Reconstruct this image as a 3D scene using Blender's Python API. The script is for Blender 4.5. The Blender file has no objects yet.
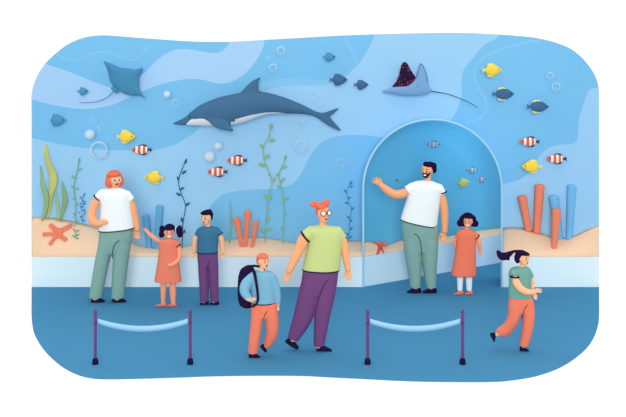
import bpy, bmesh, math, random
from mathutils import Vector, Matrix
from mathutils.bvhtree import BVHTree
from mathutils.geometry import delaunay_2d_cdt

S = bpy.context.scene
W_FRONT, W_BACK, W_TOP, FRONT_FILL = 0.53, 1.1, 0.5, 4300
COL = S.collection
random.seed(4)

# ------------------------------------------------------------------ camera numbers
F = 1000.0            # focal length in pixels
CX, HZ = 313.0, 9.0   # principal column, horizon row
H = 3.9               # camera height
D0 = H * F / (287 - HZ)   # distance of the tank glass (Y = 0)

def at(px, py, Y):
    D = D0 + Y
    return Vector(((px - CX) / F * D, Y, H - (py - HZ) / F * D))

def ground(px, py):
    D = H * F / (py - HZ)
    return Vector(((px - CX) / F * D, D - D0, 0.0))

# ------------------------------------------------------------------ materials
def lin(c):
    c = c / 255.0
    return c / 12.92 if c <= 0.04045 else ((c + 0.055) / 1.055) ** 2.4

MATS = {}
def mat(name, rgb, rough=0.75, spec=0.0, gain=1.0):
    if name in MATS: return MATS[name]
    m = bpy.data.materials.new(name); m.use_nodes = True
    nt = m.node_tree; b = nt.nodes['Principled BSDF']
    col = [min(0.98, lin(v) * gain) for v in rgb] + [1]
    # very faint procedural tone variation, like a matte painted surface
    tc = nt.nodes.new('ShaderNodeTexCoord'); nz = nt.nodes.new('ShaderNodeTexNoise')
    nz.inputs['Scale'].default_value = 9.0
    mx = nt.nodes.new('ShaderNodeMix'); mx.data_type = 'RGBA'
    nt.links.new(tc.outputs['Object'], nz.inputs['Vector'])
    nt.links.new(nz.outputs['Fac'], mx.inputs[0])
    mx.inputs[6].default_value = [min(0.99, v * 0.985) for v in col[:3]] + [1]
    mx.inputs[7].default_value = [min(0.99, v * 1.015) for v in col[:3]] + [1]
    nt.links.new(mx.outputs[2], b.inputs['Base Color'])
    b.inputs['Roughness'].default_value = rough
    b.inputs['Specular IOR Level'].default_value = spec
    MATS[name] = m
    return m

def clear_mat(name, tint, gloss=0.03, haze=0.0, haze_rgb=(255, 255, 255)):
    m = bpy.data.materials.new(name); m.use_nodes = True
    nt = m.node_tree; nt.nodes.clear()
    out = nt.nodes.new('ShaderNodeOutputMaterial')
    tr = nt.nodes.new('ShaderNodeBsdfTransparent'); tr.inputs[0].default_value = (*tint, 1)
    gl = nt.nodes.new('ShaderNodeBsdfGlossy'); gl.inputs['Roughness'].default_value = 0.08
    mx = nt.nodes.new('ShaderNodeMixShader'); mx.inputs[0].default_value = gloss
    nt.links.new(tr.outputs[0], mx.inputs[1]); nt.links.new(gl.outputs[0], mx.inputs[2])
    last = mx
    if haze:
        df = nt.nodes.new('ShaderNodeBsdfDiffuse'); df.inputs[0].default_value = (*[lin(v) for v in haze_rgb], 1)
        m2 = nt.nodes.new('ShaderNodeMixShader'); m2.inputs[0].default_value = haze
        nt.links.new(mx.outputs[0], m2.inputs[1]); nt.links.new(df.outputs[0], m2.inputs[2]); last = m2
    nt.links.new(last.outputs[0], out.inputs[0])
    return m

def bubble_mat(name, core, rim):
    m = bpy.data.materials.new(name); m.use_nodes = True
    nt = m.node_tree; nt.nodes.clear()
    out = nt.nodes.new('ShaderNodeOutputMaterial')
    tr = nt.nodes.new('ShaderNodeBsdfTransparent')
    df = nt.nodes.new('ShaderNodeBsdfDiffuse'); df.inputs[0].default_value = (lin(222), lin(242), lin(255), 1)
    lw = nt.nodes.new('ShaderNodeLayerWeight'); lw.inputs[0].default_value = 0.5
    rp = nt.nodes.new('ShaderNodeValToRGB')
    e = rp.color_ramp.elements
    e[0].position = 0.36; e[0].color = (core, core, core, 1)
    e[1].position = 0.5; e[1].color = (rim, rim, rim, 1)
    mx = nt.nodes.new('ShaderNodeMixShader')
    nt.links.new(lw.outputs['Facing'], rp.inputs[0]); nt.links.new(rp.outputs[0], mx.inputs[0])
    nt.links.new(tr.outputs[0], mx.inputs[1]); nt.links.new(df.outputs[0], mx.inputs[2])
    nt.links.new(mx.outputs[0], out.inputs[0])
    return m

def ramp_mat(name, axis, stops):
    """constant colour bands along an object axis: stops = [(position in metres, rgb)]; range -0.2..0.2"""
    m = bpy.data.materials.new(name); m.use_nodes = True
    nt = m.node_tree; b = nt.nodes['Principled BSDF']
    b.inputs['Roughness'].default_value = 0.75; b.inputs['Specular IOR Level'].default_value = 0
    tc = nt.nodes.new('ShaderNodeTexCoord'); sp = nt.nodes.new('ShaderNodeSeparateXYZ')
    mr = nt.nodes.new('ShaderNodeMapRange'); mr.inputs[1].default_value = -0.2; mr.inputs[2].default_value = 0.2
    rp = nt.nodes.new('ShaderNodeValToRGB'); rp.color_ramp.interpolation = 'CONSTANT'
    els = rp.color_ramp.elements
    while len(els) < len(stops): els.new(0.5)
    for e, (p, c) in zip(els, stops):
        e.position = max(0, min(1, (p + 0.2) / 0.4)); e.color = (*[lin(v) for v in c], 1)
    nt.links.new(tc.outputs['Object'], sp.inputs[0]); nt.links.new(sp.outputs[axis], mr.inputs[0])
    nt.links.new(mr.outputs[0], rp.inputs[0]); nt.links.new(rp.outputs[0], b.inputs['Base Color'])
    return m

def spot_mat(name, base, spot, scale):
    m = bpy.data.materials.new(name); m.use_nodes = True
    nt = m.node_tree; b = nt.nodes['Principled BSDF']
    b.inputs['Roughness'].default_value = 0.75; b.inputs['Specular IOR Level'].default_value = 0
    tc = nt.nodes.new('ShaderNodeTexCoord'); vo = nt.nodes.new('ShaderNodeTexVoronoi'); vo.inputs['Scale'].default_value = scale
    vo.inputs['Randomness'].default_value = 0.5
    rp = nt.nodes.new('ShaderNodeValToRGB'); e = rp.color_ramp.elements
    e[0].position = 0.2; e[0].color = (*[lin(v) for v in spot], 1)
    e[1].position = 0.3; e[1].color = (*[lin(v) for v in base], 1)
    nt.links.new(tc.outputs['Object'], vo.inputs['Vector']); nt.links.new(vo.outputs['Distance'], rp.inputs[0])
    nt.links.new(rp.outputs[0], b.inputs['Base Color'])
    return m

LIGHT = mat('backdrop_light_blue', (159, 211, 247))
MED = mat('backdrop_mid_blue', (125, 196, 240))
LAV = mat('backdrop_pale_blue', (170, 212, 250))
STROKE = mat('backdrop_wave_line', (143, 207, 245))
BANDM = mat('backdrop_soft_band', (137, 203, 243))
SHELL = mat('backdrop_board', (150, 200, 240))
FLOORM = mat('floor_blue', (74, 139, 178))
PLINTHM = mat('plinth_pale_blue', (222, 244, 254))
PLINTH2 = mat('plinth_sky_blue', (203, 236, 254))
SANDM = mat('sand', (246, 211, 178))
SAND2 = mat('tunnel_sand', (248, 214, 180))
TUNM = mat('tunnel_deep_blue', (94, 184, 226))
GLASS = clear_mat('tank_glass', (0.995, 0.998, 1.0), 0.008)
ARCHM = clear_mat('arch_glass_edge', (1, 1, 1), 0.0, 0.72, (178, 232, 255))
SKIN = mat('skin', (246, 174, 126))
SKINL = mat('skin_light', (247, 189, 147))
SKINC = mat('skin_child', (250, 166, 128))
NAVY = mat('navy', (31, 26, 63))
HAIRD = mat('dark_hair', (36, 22, 58))
CORALH = mat('coral_hair', (236, 112, 84))
WHITE = mat('white_cloth', (240, 248, 250))
LENS = mat('lens_white', (250, 252, 255))
SAGE = mat('sage_trousers', (132, 172, 164))
PURPLE = mat('purple_trousers', (116, 73, 125))
LIME = mat('lime_shirt', (194, 210, 139))
STEEL = mat('steel_blue_shirt', (62, 116, 150))
PALEB = mat('pale_blue_shirt', (122, 177, 206))
TEAL = mat('teal_shirt', (110, 167, 158))
ORANGE = mat('orange_trousers', (238, 130, 104))
DRESS = mat('coral_dress', (232, 131, 107))
MOUTH = mat('mouth_red', (150, 40, 50))
TEETH = mat('teeth', (252, 250, 248))
BEARD = mat('dark_beard', (42, 24, 48))
SEAM = mat('seam_dark', (52, 52, 84))
POSTM = mat('post_purple', (112, 70, 128))
ROPEM = mat('band_light_blue', (158, 207, 246))

# ------------------------------------------------------------------ object helpers
def tag(o, label=None, cat=None, group=None, kind=None):
    if label: o['label'] = label
    if cat: o['category'] = cat
    if group: o['group'] = group
    if kind: o['kind'] = kind
    return o

def empty(name, loc, parent=None):
    o = bpy.data.objects.new(name, None); COL.objects.link(o); o.location = loc
    o.empty_display_size = 0.1
    if parent: o.parent = parent
    return o

def catmull(pts, n, closed=False):
    """interpolate tuples"""
    m = len(pts); out = []
    if m < 3 or n <= 1: return list(pts)
    rng = range(m if closed else m - 1)
    for i in rng:
        g = lambda j: pts[j % m] if closed else pts[max(0, min(m - 1, j))]
        p0, p1, p2, p3 = g(i - 1), g(i), g(i + 1), g(i + 2)
        for k in range(n):
            t = k / n
            out.append(tuple(0.5 * ((2 * b) + (-a + c) * t + (2 * a - 5 * b + 4 * c - d) * t * t + (-a + 3 * b - 3 * c + d) * t ** 3)
                             for a, b, c, d in zip(p0, p1, p2, p3)))
    if not closed: out.append(tuple(pts[-1]))
    return out

class MB:
    """mesh collector in figure pixels: points (px, py, yc) map to local metres ((px-ox)*s, yc*s, (oy-py)*s)"""
    def __init__(self, ox=0, oy=0, s=1.0):
        self.ox, self.oy, self.s = ox, oy, s
        self.v, self.f, self.mi = [], [], []
        self.cur = 0
    def P(self, x, y, yc=0): return Vector(((x - self.ox) * self.s, yc * self.s, (self.oy - y) * self.s))
    def add(self, verts, faces):
        b = len(self.v); self.v += [Vector(p) for p in verts]
        self.f += [tuple(i + b for i in f) for f in faces]; self.mi += [self.cur] * len(faces)
    def rings(self, rings):
        n = len(rings[0]); vs = [p for r in rings for p in r]; fs = []
        for i in range(len(rings) - 1):
            for j in range(n):
                a, b = i * n + j, i * n + (j + 1) % n
                fs.append((a, b, b + n, a + n))
        c0 = sum(rings[0], Vector()) / n; c1 = sum(rings[-1], Vector()) / n
        k = len(vs); vs += [c0, c1]; L = (len(rings) - 1) * n
        for j in range(n):
            fs.append((k, (j + 1) % n, j)); fs.append((k + 1, L + j, L + (j + 1) % n))
        self.add(vs, fs)
    def loft(self, rows, sub=4, n=28, e=2.0, cap=(0, 0)):
        """rows: (xl,yl,xr,yr,d[,yc]) left and right silhouette points with half-depth d"""
        R = catmull([tuple(r) + ((0,) if len(r) == 5 else ()) for r in rows], sub)
        def ring(r, f=1.0, off=Vector()):
            a, b = self.P(r[0], r[1], r[5]), self.P(r[2], r[3], r[5]); c = (a + b) / 2; h = (b - a) / 2 * f; dd = max(r[4], .05) * self.s * f
            out = []
            for j in range(n):
                t = 2 * math.pi * j / n; ct, st = math.cos(t), math.sin(t)
                ct = math.copysign(abs(ct) ** (2 / e), ct); st = math.copysign(abs(st) ** (2 / e), st)
                out.append(c + off + h * ct + Vector((0, dd * st, 0)))
            return out
        rr = [ring(r) for r in R]
        def dome(r, q, amt):
            a, b = self.P(*r[:2]), self.P(*r[2:4]); c = (a + b) / 2; h = (b - a) / 2
            a2, b2 = self.P(*q[:2]), self.P(*q[2:4]); dr = c - (a2 + b2) / 2
            nrm = Vector((-h.z, 0, h.x)).normalized()
            if nrm.dot(dr) < 0: nrm = -nrm
            L = h.length * amt
            return [ring(r, math.cos(math.radians(x)), nrm * L * math.sin(math.radians(x))) for x in (30, 55, 75)]
        if cap[0]: rr = dome(R[0], R[1], cap[0])[::-1] + rr
        if cap[1]: rr = rr + dome(R[-1], R[-2], cap[1])
        self.rings(rr)
    def tube(self, pts, sub=4, n=16, flat=1.0, caps=True, raw=False):
        """pts: (px,py,yc,r) swept round tube with domed ends"""
        R = catmull(pts, sub) if len(pts) > 2 else list(pts)
        C = [Vector(p[:3]) if raw else self.P(*p[:3]) for p in R]; rad = [p[3] * (1 if raw else self.s) for p in R]
        rr = []; m = len(C)
        for i in range(m):
            t = (C[min(i + 1, m - 1)] - C[max(i - 1, 0)]).normalized()
            y = Vector((0, 1, 0)); b = y - y.dot(t) * t
            if b.length < 1e-3: b = Vector((1, 0, 0)) - t.x * t
            b.normalize(); nn = t.cross(b)
            mk = lambda c, r: [c + nn * r * math.cos(2 * math.pi * j / n) + b * r * flat * math.sin(2 * math.pi * j / n) for j in range(n)]
            if i == 0 and caps is not False:
                for a in (75, 50, 25): rr.append(mk(C[i] - t * rad[i] * math.sin(math.radians(a)), rad[i] * math.cos(math.radians(a))))
            rr.append(mk(C[i], rad[i]))
            if i == m - 1 and caps is True:
                for a in (25, 50, 75): rr.append(mk(C[i] + t * rad[i] * math.sin(math.radians(a)), rad[i] * math.cos(math.radians(a))))
        self.rings(rr)
    def ball(self, x, y, yc, rx, ry=None, rd=None, rot=0, n=20, m=12):
        ry = rx if ry is None else ry; rd = rx if rd is None else rd
        c = self.P(x, y, yc); rr = []; a = math.radians(rot)
        for i in range(1, m):
            ph = math.pi * i / m; ring = []
            for j in range(n):
                t = 2 * math.pi * j / n
                u, w, d = math.sin(ph) * math.cos(t) * rx, math.cos(ph) * ry, math.sin(ph) * math.sin(t) * rd
                u, w = u * math.cos(a) - w * math.sin(a), u * math.sin(a) + w * math.cos(a)
                ring.append(c + Vector((u, d, w)) * self.s)
            rr.append(ring)
        self.rings(rr)
    def puff(self, outline, t, center=None, sub=4, yc=0, bend=0.0):
        """lens-like solid inside a star-shaped outline; t = half thickness"""
        o = catmull(outline, sub, True); n = len(o)
        cx = sum(p[0] for p in o) / n if center is None else center[0]
        cy = sum(p[1] for p in o) / n if center is None else center[1]
        L = max(math.hypot(p[0] - cx, p[1] - cy) for p in o)
        def ring(f, sg):
            th = t * math.sqrt(max(0, 1 - f * f)) * sg
            return [self.P(cx + (p[0] - cx) * f, cy + (p[1] - cy) * f, yc + th + bend * (f * math.hypot(p[0] - cx, p[1] - cy) / L) ** 2) for p in o]
        fs = (0.15, 0.4, 0.62, 0.8, 0.92, 0.98)
        self.rings([ring(f, -1) for f in fs] + [ring(1, 0)] + [ring(f, 1) for f in fs[::-1]])
    def hand(self, x, y, yc, ang, L, thumb=1, spread=7, curl=18, face=-1):
        """five-fingered hand: ang = pointing direction in degrees (0 right, 90 up); thumb side +1 is left of the pointing direction"""
        a = math.radians(ang); d = Vector((math.cos(a), math.sin(a))); sd = Vector((-d.y, d.x))
        pt = lambda al, ac, z=0: (x + d.x * al + sd.x * ac, y - d.y * al - sd.y * ac, yc + z)
        k = L
        self.tube([(*pt(-0.06 * k, 0), .15 * k), (*pt(.12 * k, 0), .17 * k), (*pt(.3 * k, 0), .215 * k), (*pt(.46 * k, 0), .2 * k)], flat=.5)
        for i, (ln, ac) in enumerate(((.42, .165), (.49, .06), (.46, -.055), (.36, -.16))):
            fa = math.radians(spread * (1.3 - i) * 1.0)
            fd = lambda q: (q * math.cos(fa), ac * k + q * math.sin(fa))
            pts = []; al = .42 * k; q = 0; z = 0; cu = 0
            pts.append((*pt(.36 * k, ac * k * .85), .068 * k))
            for s_ in range(4):
                u, w = fd(q); pts.append((*pt(al + u, w, z), (.066 - .006 * s_) * k))
                cu += math.radians(curl); q += ln * k / 3 * math.cos(cu); z += face * ln * k / 3 * math.sin(cu)
            self.tube(pts, sub=2, n=10)
        tt = thumb
        self.tube([(*pt(.1 * k, .1 * k * tt), .085 * k), (*pt(.24 * k, .25 * k * tt, face * .03 * k), .08 * k), (*pt(.4 * k, .34 * k * tt, face * .07 * k), .068 * k), (*pt(.53 * k, .36 * k * tt, face * .1 * k), .058 * k)], sub=2, n=10)
    def build(self, name, mats, parent=None, voxel=0, smooth=3, loc=None, paint=None):
        me = bpy.data.meshes.new(name); me.from_pydata([tuple(p) for p in self.v], [], self.f)
        bm = bmesh.new(); bm.from_mesh(me); bmesh.ops.recalc_face_normals(bm, faces=bm.faces); bm.to_mesh(me); bm.free()
        mats = mats if isinstance(mats, (list, tuple)) else [mats]
        if not voxel:
            for p, i in zip(me.polygons, self.mi): p.material_index = i
        else:
            tmp = bpy.data.objects.new('tmp', me); COL.objects.link(tmp)
            r = tmp.modifiers.new('r', 'REMESH'); r.mode = 'VOXEL'; r.voxel_size = voxel
            if smooth:
                sm = tmp.modifiers.new('s', 'SMOOTH'); sm.iterations = smooth; sm.factor = 0.5
            dg = bpy.context.evaluated_depsgraph_get()
            new = bpy.data.meshes.new_from_object(tmp.evaluated_get(dg))
            bpy.data.objects.remove(tmp); bpy.data.meshes.remove(me); me = new; me.name = name
        me.materials.clear()
        for m in mats: me.materials.append(m)
        for p in me.polygons: p.use_smooth = True
        if paint:
            for p in me.polygons:
                i = paint(p.center, p.normal)
                if i is not None: p.material_index = i
        o = bpy.data.objects.new(name, me); COL.objects.link(o)
        if parent: o.parent = parent
        if loc is not None: o.location = loc
        return o

def raw_mesh(name, verts, faces, mats, parent=None, smooth=False, mi=None, kind=None):
    me = bpy.data.meshes.new(name); me.from_pydata([tuple(v) for v in verts], [], faces)
    bm = bmesh.new(); bm.from_mesh(me); bmesh.ops.recalc_face_normals(bm, faces=bm.faces); bm.to_mesh(me); bm.free()
    for m in (mats if isinstance(mats, (list, tuple)) else [mats]): me.materials.append(m)
    for i, p in enumerate(me.polygons):
        p.use_smooth = smooth
        if mi: p.material_index = mi[i]
    o = bpy.data.objects.new(name, me); COL.objects.link(o)
    if parent: o.parent = parent
    if kind: o['kind'] = kind
    return o

def drape(target, mb, pts, r, name, m, parent, lift=0.4):
    """a thin cord laid on the front of a mesh, following figure-pixel points"""
    bvh = BVHTree.FromPolygons([v.co for v in target.data.vertices], [p.vertices for p in target.data.polygons])
    out = []
    for x, y in catmull(pts, 5):
        p = mb.P(x, y, 0); hit = bvh.ray_cast(Vector((p.x, -3, p.z)), Vector((0, 1, 0)))
        yy = hit[0].y if hit[0] else (out[-1][1] if out else 0)
        out.append((p.x, yy - lift * mb.s * 0.3, p.z, r * mb.s))
    c = MB(); c.tube(out, sub=1, n=8, raw=True)
    return c.build(name, m, parent)

# ------------------------------------------------------------------ the setting
OUT_TOP = [(31.5, 257), (31.5, 200), (31.5, 140), (31.5, 110), (31.6, 94), (35.4, 80), (44, 65), (58.5, 51), (71, 42.6), (84, 37.6), (97, 35.6), (110, 35.6), (135, 37.6), (163.6, 39.7),
           (193, 41.5), (229, 41.8), (267.7, 39.7), (298.5, 38), (341, 35.6), (374, 34.4), (425, 33.1), (465, 33), (496, 34.4), (526.7, 36.7), (544.6, 39.6), (562.6, 45), (575.4, 52), (588, 64.5),
           (596, 78), (599, 91), (599.2, 110), (599.2, 150), (599.2, 200), (599.2, 257)]
XL, XR = at(31.5, 0, 0).x, at(599.2, 0, 0).x

def fy(X):     # plan of the curved backdrop behind the glass
    e = max(0.0, min(X - XL, XR - X, 1.0))
    return 0.03 + 0.47 * math.sin(math.pi / 2 * e)

def on_backdrop(px, py, off=0.0):
    Y = 0.3
    for _ in range(30): Y = fy((px - CX) / F * (D0 + Y)) + off
    return at(px, py, Y)

# floor: a thin deck with a rounded front
OUT_FLOOR = [(31.5, 287), (31.5, 300), (31.5, 314), (32.3, 324), (35.4, 336), (45.6, 351.5), (61, 365.6), (76.4, 374), (91.8, 378), (110, 378.9), (145, 378.2), (179, 377.2), (211, 376), (262.6, 375.3),
             (303.6, 375.6), (330, 377), (361, 378.5), (400, 380.5), (430.5, 381.4), (469, 381.7), (493, 381.5), (511, 380.1), (537, 375.6), (562.6, 366), (583, 351.5), (593, 338.7), (598, 325), (599.2, 314), (599.2, 300), (599.2, 287)]
fp = [ground(*p) for p in catmull(OUT_FLOOR, 4)]
fp = [Vector((fp[0].x, 2.6, 0))] + fp + [Vector((fp[-1].x, 2.6, 0))]
n = len(fp)
raw_mesh('floor', fp + [p - Vector((0, 0, 0.006)) for p in fp], [tuple(range(n)), tuple(range(2 * n - 1, n - 1, -1))] + [(i, (i + 1) % n, (i + 1) % n + n, i + n) for i in range(n)], FLOORM, kind='structure')

# arch opening in pixels of the glass plane
ARC_C, ARC_R, ARC_TOPY = 432.5, 69.6, 188.8
def arch_px(n=28, y0=287, r=ARC_R):
    pts = [(ARC_C - r, y0), (ARC_C - r, (y0 + ARC_TOPY) / 2)]
    for i in range(n + 1):
        a = math.pi - math.pi * i / n
        pts.append((ARC_C + r * math.cos(a), ARC_TOPY - r * math.sin(a)))
    return pts + [(ARC_C + r, (y0 + ARC_TOPY) / 2), (ARC_C + r, y0)]

# painted backdrop: constrained triangulation of the traced colour fields
def band(pl, w):
    P = catmull(pl, 5); L, R = [], []
    for i, p in enumerate(P):
        a, b = P[max(0, i - 1)], P[min(len(P) - 1, i + 1)]
        dx, dy = b[0] - a[0], b[1] - a[1]; q = math.hypot(dx, dy) or 1; f = w / 2
        L.append((p[0] - dy / q * f, p[1] + dx / q * f)); R.append((p[0] + dy / q * f, p[1] - dx / q * f))
    return L + R[::-1]

def sm(open_pts, tail=(), n=5): return catmull(open_pts, n) + list(tail)

FIELDS = []   # (polygon, material index), later ones win; 0 light, 1 mid, 2 pale, 3 stroke, 4 soft band
# mid blue over the whole upper part left of the pale central field
FIELDS.append((sm([(20, 136), (31.5, 138), (58.5, 144), (84, 148), (110, 150), (148, 150.5), (165, 147.5), (175.4, 144.4), (188, 136.7), (198.5, 129), (210, 115), (235, 98), (262, 87), (283, 83), (310, 83), (325, 82), (343, 76), (358.7, 63.6), (369, 48), (374.5, 34), (376, 20)], [(20, 20)]), 1))
FIELDS.append((sm([(259, 92), (285, 86), (310, 85.5), (330, 84), (345, 78), (352, 70)], [(350, 72), (340, 77), (325, 79.8), (305, 79.5), (283, 78.5), (262, 82)]), 4))
FIELDS.append((sm([(499, 20), (498.5, 36), (483, 45.6), (472.5, 58.5), (464, 69), (461.5, 81.5), (462, 92), (460.5, 100), (456, 112), (450, 121), (441, 127)], [(441, 240), (500, 240)]) +
               sm([(495, 185), (504, 183.6), (511, 182.3), (524, 176.5), (534, 166), (539.5, 156), (549.7, 147.5), (562.6, 144.4), (570, 144.5), (575.5, 142), (578, 135), (578.7, 120), (580.5, 113), (584, 102), (588, 92), (591, 89), (600, 87.5), (615, 87)], [(615, 20)]), 1))
FIELDS.append((sm([(197, 275), (199, 240), (203, 220), (211, 206), (221.5, 195.5), (237, 191), (257.4, 189.3), (278, 188.3), (292, 184), (301.5, 172.5), (308.7, 158.5), (317.7, 145.6), (330.5, 138), (348.5, 135), (366.4, 135.4), (382, 137.4), (395, 141)], [(395, 275)]), 1))
FIELDS.append((sm([(20, 60), (31.5, 61.5), (44, 63.6), (71, 72.6), (104.6, 86), (122, 88), (143, 74), (156, 61), (165, 54.5), (173, 50.5), (185.6, 49), (201, 51.3), (214, 53), (222, 51), (227, 46), (229, 41), (230, 20)]) +
               sm([(265, 20), (264.6, 40.5), (261, 52), (252, 66), (239.5, 77.7), (226.7, 83), (216.4, 83), (201, 79.5), (188, 79), (173, 81.3), (160, 84.6), (143, 91), (128, 98), (110, 105.5), (84, 109), (58.5, 106), (32, 99.5), (20, 96)]), 2))
STK = [([(51, 51), (60, 56.5), (71, 60.3), (82, 57.5), (92, 53.3), (104, 51.5), (116, 55.5), (128, 60), (136, 59), (143, 53), (151, 43)], 1.1),
       ([(343, 36), (350, 47), (355, 58), (357, 63)], 1.0),
       ([(541, 40), (530, 41.5), (519, 44), (507, 47.5), (497, 51), (487, 55.5), (480, 61), (475, 68), (474, 75), (478, 87), (484, 97), (486, 103), (486, 110), (482, 116.5), (473, 121), (465, 123.5)], 1.2)]
for pl, w in STK: FIELDS.append((band(pl, w), 3))

def inside(poly, x, y):
    c = False; j = len(poly) - 1
    for i in range(len(poly)):
        xi, yi = poly[i]; xj, yj = poly[j]
        if (yi > y) != (yj > y) and x < (xj - xi) * (y - yi) / (yj - yi) + xi: c = not c
        j = i
    return c

def make_backdrop():
    outline = catmull(OUT_TOP, 4)
    arch = arch_px(28, 262, ARC_R + .2)
    vs, es = [], []
    def loop(poly):
        b = len(vs); vs.extend(Vector(p) for p in poly); k = len(poly)
        es.extend((b + i, b + (i + 1) % k) for i in range(k))
    loop(outline); loop(arch)
    for poly, _ in FIELDS: loop(poly)
    x = 33.0
    while x < 599:
        b = len(vs); vs.extend((Vector((x, 20)), Vector((x, 262)))); es.append((b, b + 1))
        x += 4 if x < 110 or x > 520 else 20
    V, E, Fc, *_ = delaunay_2d_cdt(vs, es, [], 0, 1e-4)
    keep, mi = [], []
    for f in Fc:
        cx = sum(V[i].x for i in f) / len(f); cy = sum(V[i].y for i in f) / len(f)
        if not inside(outline, cx, cy) or inside(arch, cx, cy): continue
        k = 0
        for poly, q in FIELDS:
            if inside(poly, cx, cy): k = q
        keep.append(tuple(f)); mi.append(k)
    used = sorted({i for f in keep for i in f}); rm = {o: i for i, o in enumerate(used)}
    pts = [on_backdrop(V[i].x, V[i].y) for i in used]
    bk = [p + Vector((0, 0.03, 0)) for p in pts]; k = len(pts)
    fr = [tuple(rm[i] for i in f) for f in keep]
    fs = fr + [tuple(i + k for i in reversed(f)) for f in fr]
    ec = {}
    for f in fr:
        for a, b in zip(f, f[1:] + f[:1]):
            ec.setdefault((min(a, b), max(a, b)), []).append((a, b))
    rim = [v[0] for v in ec.values() if len(v) == 1]
    fs += [(a, b, b + k, a + k) for a, b in rim]
    mm = mi + [5] * len(mi) + [5] * len(rim)
    raw_mesh('wall_back', pts + bk, fs, [LIGHT, MED, LAV, STROKE, BANDM, SHELL], mi=mm, kind='structure')
make_backdrop()

# front glass of the tank (two sides and over the arch), 1 cm thick
def make_glass():
    outline = catmull(OUT_TOP, 3); outline = [(313 + (x - 313) * .997, 256 + (y - 256) * .995 if y < 256 else 256.4) for x, y in outline]
    arch = arch_px(28, 262, ARC_R + .2)
    vs, es = [], []
    for poly in (outline, arch):
        b = len(vs); vs.extend(Vector(p) for p in poly); k = len(poly); es.extend((b + i, b + (i + 1) % k) for i in range(k))
    V, E, Fc, *_ = delaunay_2d_cdt(vs, es, [], 0, 1e-4)
    fr = []
    for f in Fc:
        cx = sum(V[i].x for i in f) / len(f); cy = sum(V[i].y for i in f) / len(f)
        if inside(outline, cx, cy) and not inside(arch, cx, cy): fr.append(tuple(f))
    pts = [at(v.x, v.y, 0) for v in V]
    raw_mesh('window_1', pts, fr, GLASS, kind='structure')
make_glass()

# arch edge
c = MB()
tr = [(*at(x, y, -0.005), 0.0165) for x, y in arch_px(40, 286.6, ARC_R - .3)]
c.tube(tr, sub=1, n=12, raw=True)
tag(c.build('trim_1', ARCHM), kind='structure')

# lining of the arch between glass and backdrop
lin_px = arch_px(28, 286.9, ARC_R + .1); vs = []
for x, y in lin_px:
    vs.append(at(x, y, 0.0)); b = on_backdrop(x, y) + Vector((0, .03, 0))
    if y > 286: b.z = 0
    vs.append(b)
raw_mesh('wall_arch', vs, [(2 * i, 2 * i + 1, 2 * i + 3, 2 * i + 2) for i in range(len(lin_px) - 1)], MED, kind='structure', smooth=True)

# plinths below the two stretches of glass
def footprint(px0, px1, step=4):
    xs = []; x = px0
    while x < px1: xs.append(x); x += step
    return xs + [px1]
def plinth(px0, px1, nm):
    xs = footprint(px0, px1); zt = at(0, 257, 0).z
    fr = [at(x, 287, 0) for x in xs]; bk = [on_backdrop(x, 287) for x in xs]
    vs = []
    for a, b in zip(fr, bk):
        vs += [Vector((a.x, 0, 0)), Vector((a.x, 0, zt)), Vector((b.x, b.y, zt)), Vector((b.x, b.y, 0))]
    fs = []; m = len(xs)
    for i in range(m - 1):
        for j in range(4): fs.append((4 * i + j, 4 * i + (j + 1) % 4, 4 * i + 4 + (j + 1) % 4, 4 * i + 4 + j))
    fs += [(0, 1, 2, 3), (4 * m - 4, 4 * m - 3, 4 * m - 2, 4 * m - 1)]
    raw_mesh(nm, vs, fs, PLINTHM, kind='structure')
plinth(31.5, 362.9, 'baseboard_left'); plinth(502.1, 599.2, 'baseboard_right')

# sand of the front tank: slopes up from the glass to the backdrop
SKY_L = [(31.5, 216.8), (45, 217.2), (58.5, 218.5), (84, 223.6), (100, 228.5), (115, 235), (133, 242.8), (146, 247), (158.5, 248.9), (170, 249.6), (180.5, 248.3), (190, 245.2), (205, 242.5), (224, 240.3), (237, 238), (248, 237), (260, 237), (270, 238), (280.5, 239.8), (301, 243.5), (320, 243), (335, 241), (343, 240.5), (363, 240.5)]
SKY_R = [(502, 227.8), (511, 227), (519, 227.2), (526.7, 228.5), (542, 233), (552, 236.4), (562.6, 237.8), (573, 236), (585.6, 230.3), (592, 227.5), (599.2, 225.4)]
def sky_at(x, sky):
    if x <= sky[0][0]: return sky[0][1]
    for (a, b), (c_, d) in zip(sky, sky[1:]):
        if x <= c_: return b + (d - b) * (x - a) / (c_ - a)
    return sky[-1][1]
def sand(px0, px1, sky, label):
    S2 = catmull(sky, 5); xs = footprint(px0, px1, 3); vs = []; fs = []; R = 7
    zb = at(0, 257, 0).z
    for x in xs:
        a = at(x, 255.0, 0.012); b = on_backdrop(x, sky_at(x, S2), -0.004)
        col = [Vector((a.x, a.y, zb))]
        for k in range(R):
            t = k / (R - 1); p = a.lerp(b, t); p.z += 0.05 * math.sin(math.pi * t) * min(1, (b - a).length)
            col.append(p)
        col.append(Vector((b.x, b.y, zb))); vs += col
    w = R + 2
    for i in range(len(xs) - 1):
        for j in range(w): fs.append((i * w + j, i * w + (j + 1) % w, (i + 1) * w + (j + 1) % w, (i + 1) * w + j))
    m = len(xs) - 1; fs += [tuple(range(w)), tuple(m * w + j for j in range(w))]
    o = raw_mesh('sand_bed', vs, fs, SANDM, smooth=False)
    for p in o.data.polygons: p.use_smooth = len(p.vertices) == 4
    return tag(o, label, 'sand', kind='stuff')
sandL = sand(31.7, 362.7, SKY_L, 'long peach sand bed in the tank left of the archway')
sandR = sand(502.3, 599.0, SKY_R, 'short peach sand bed in the tank right of the archway')

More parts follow.
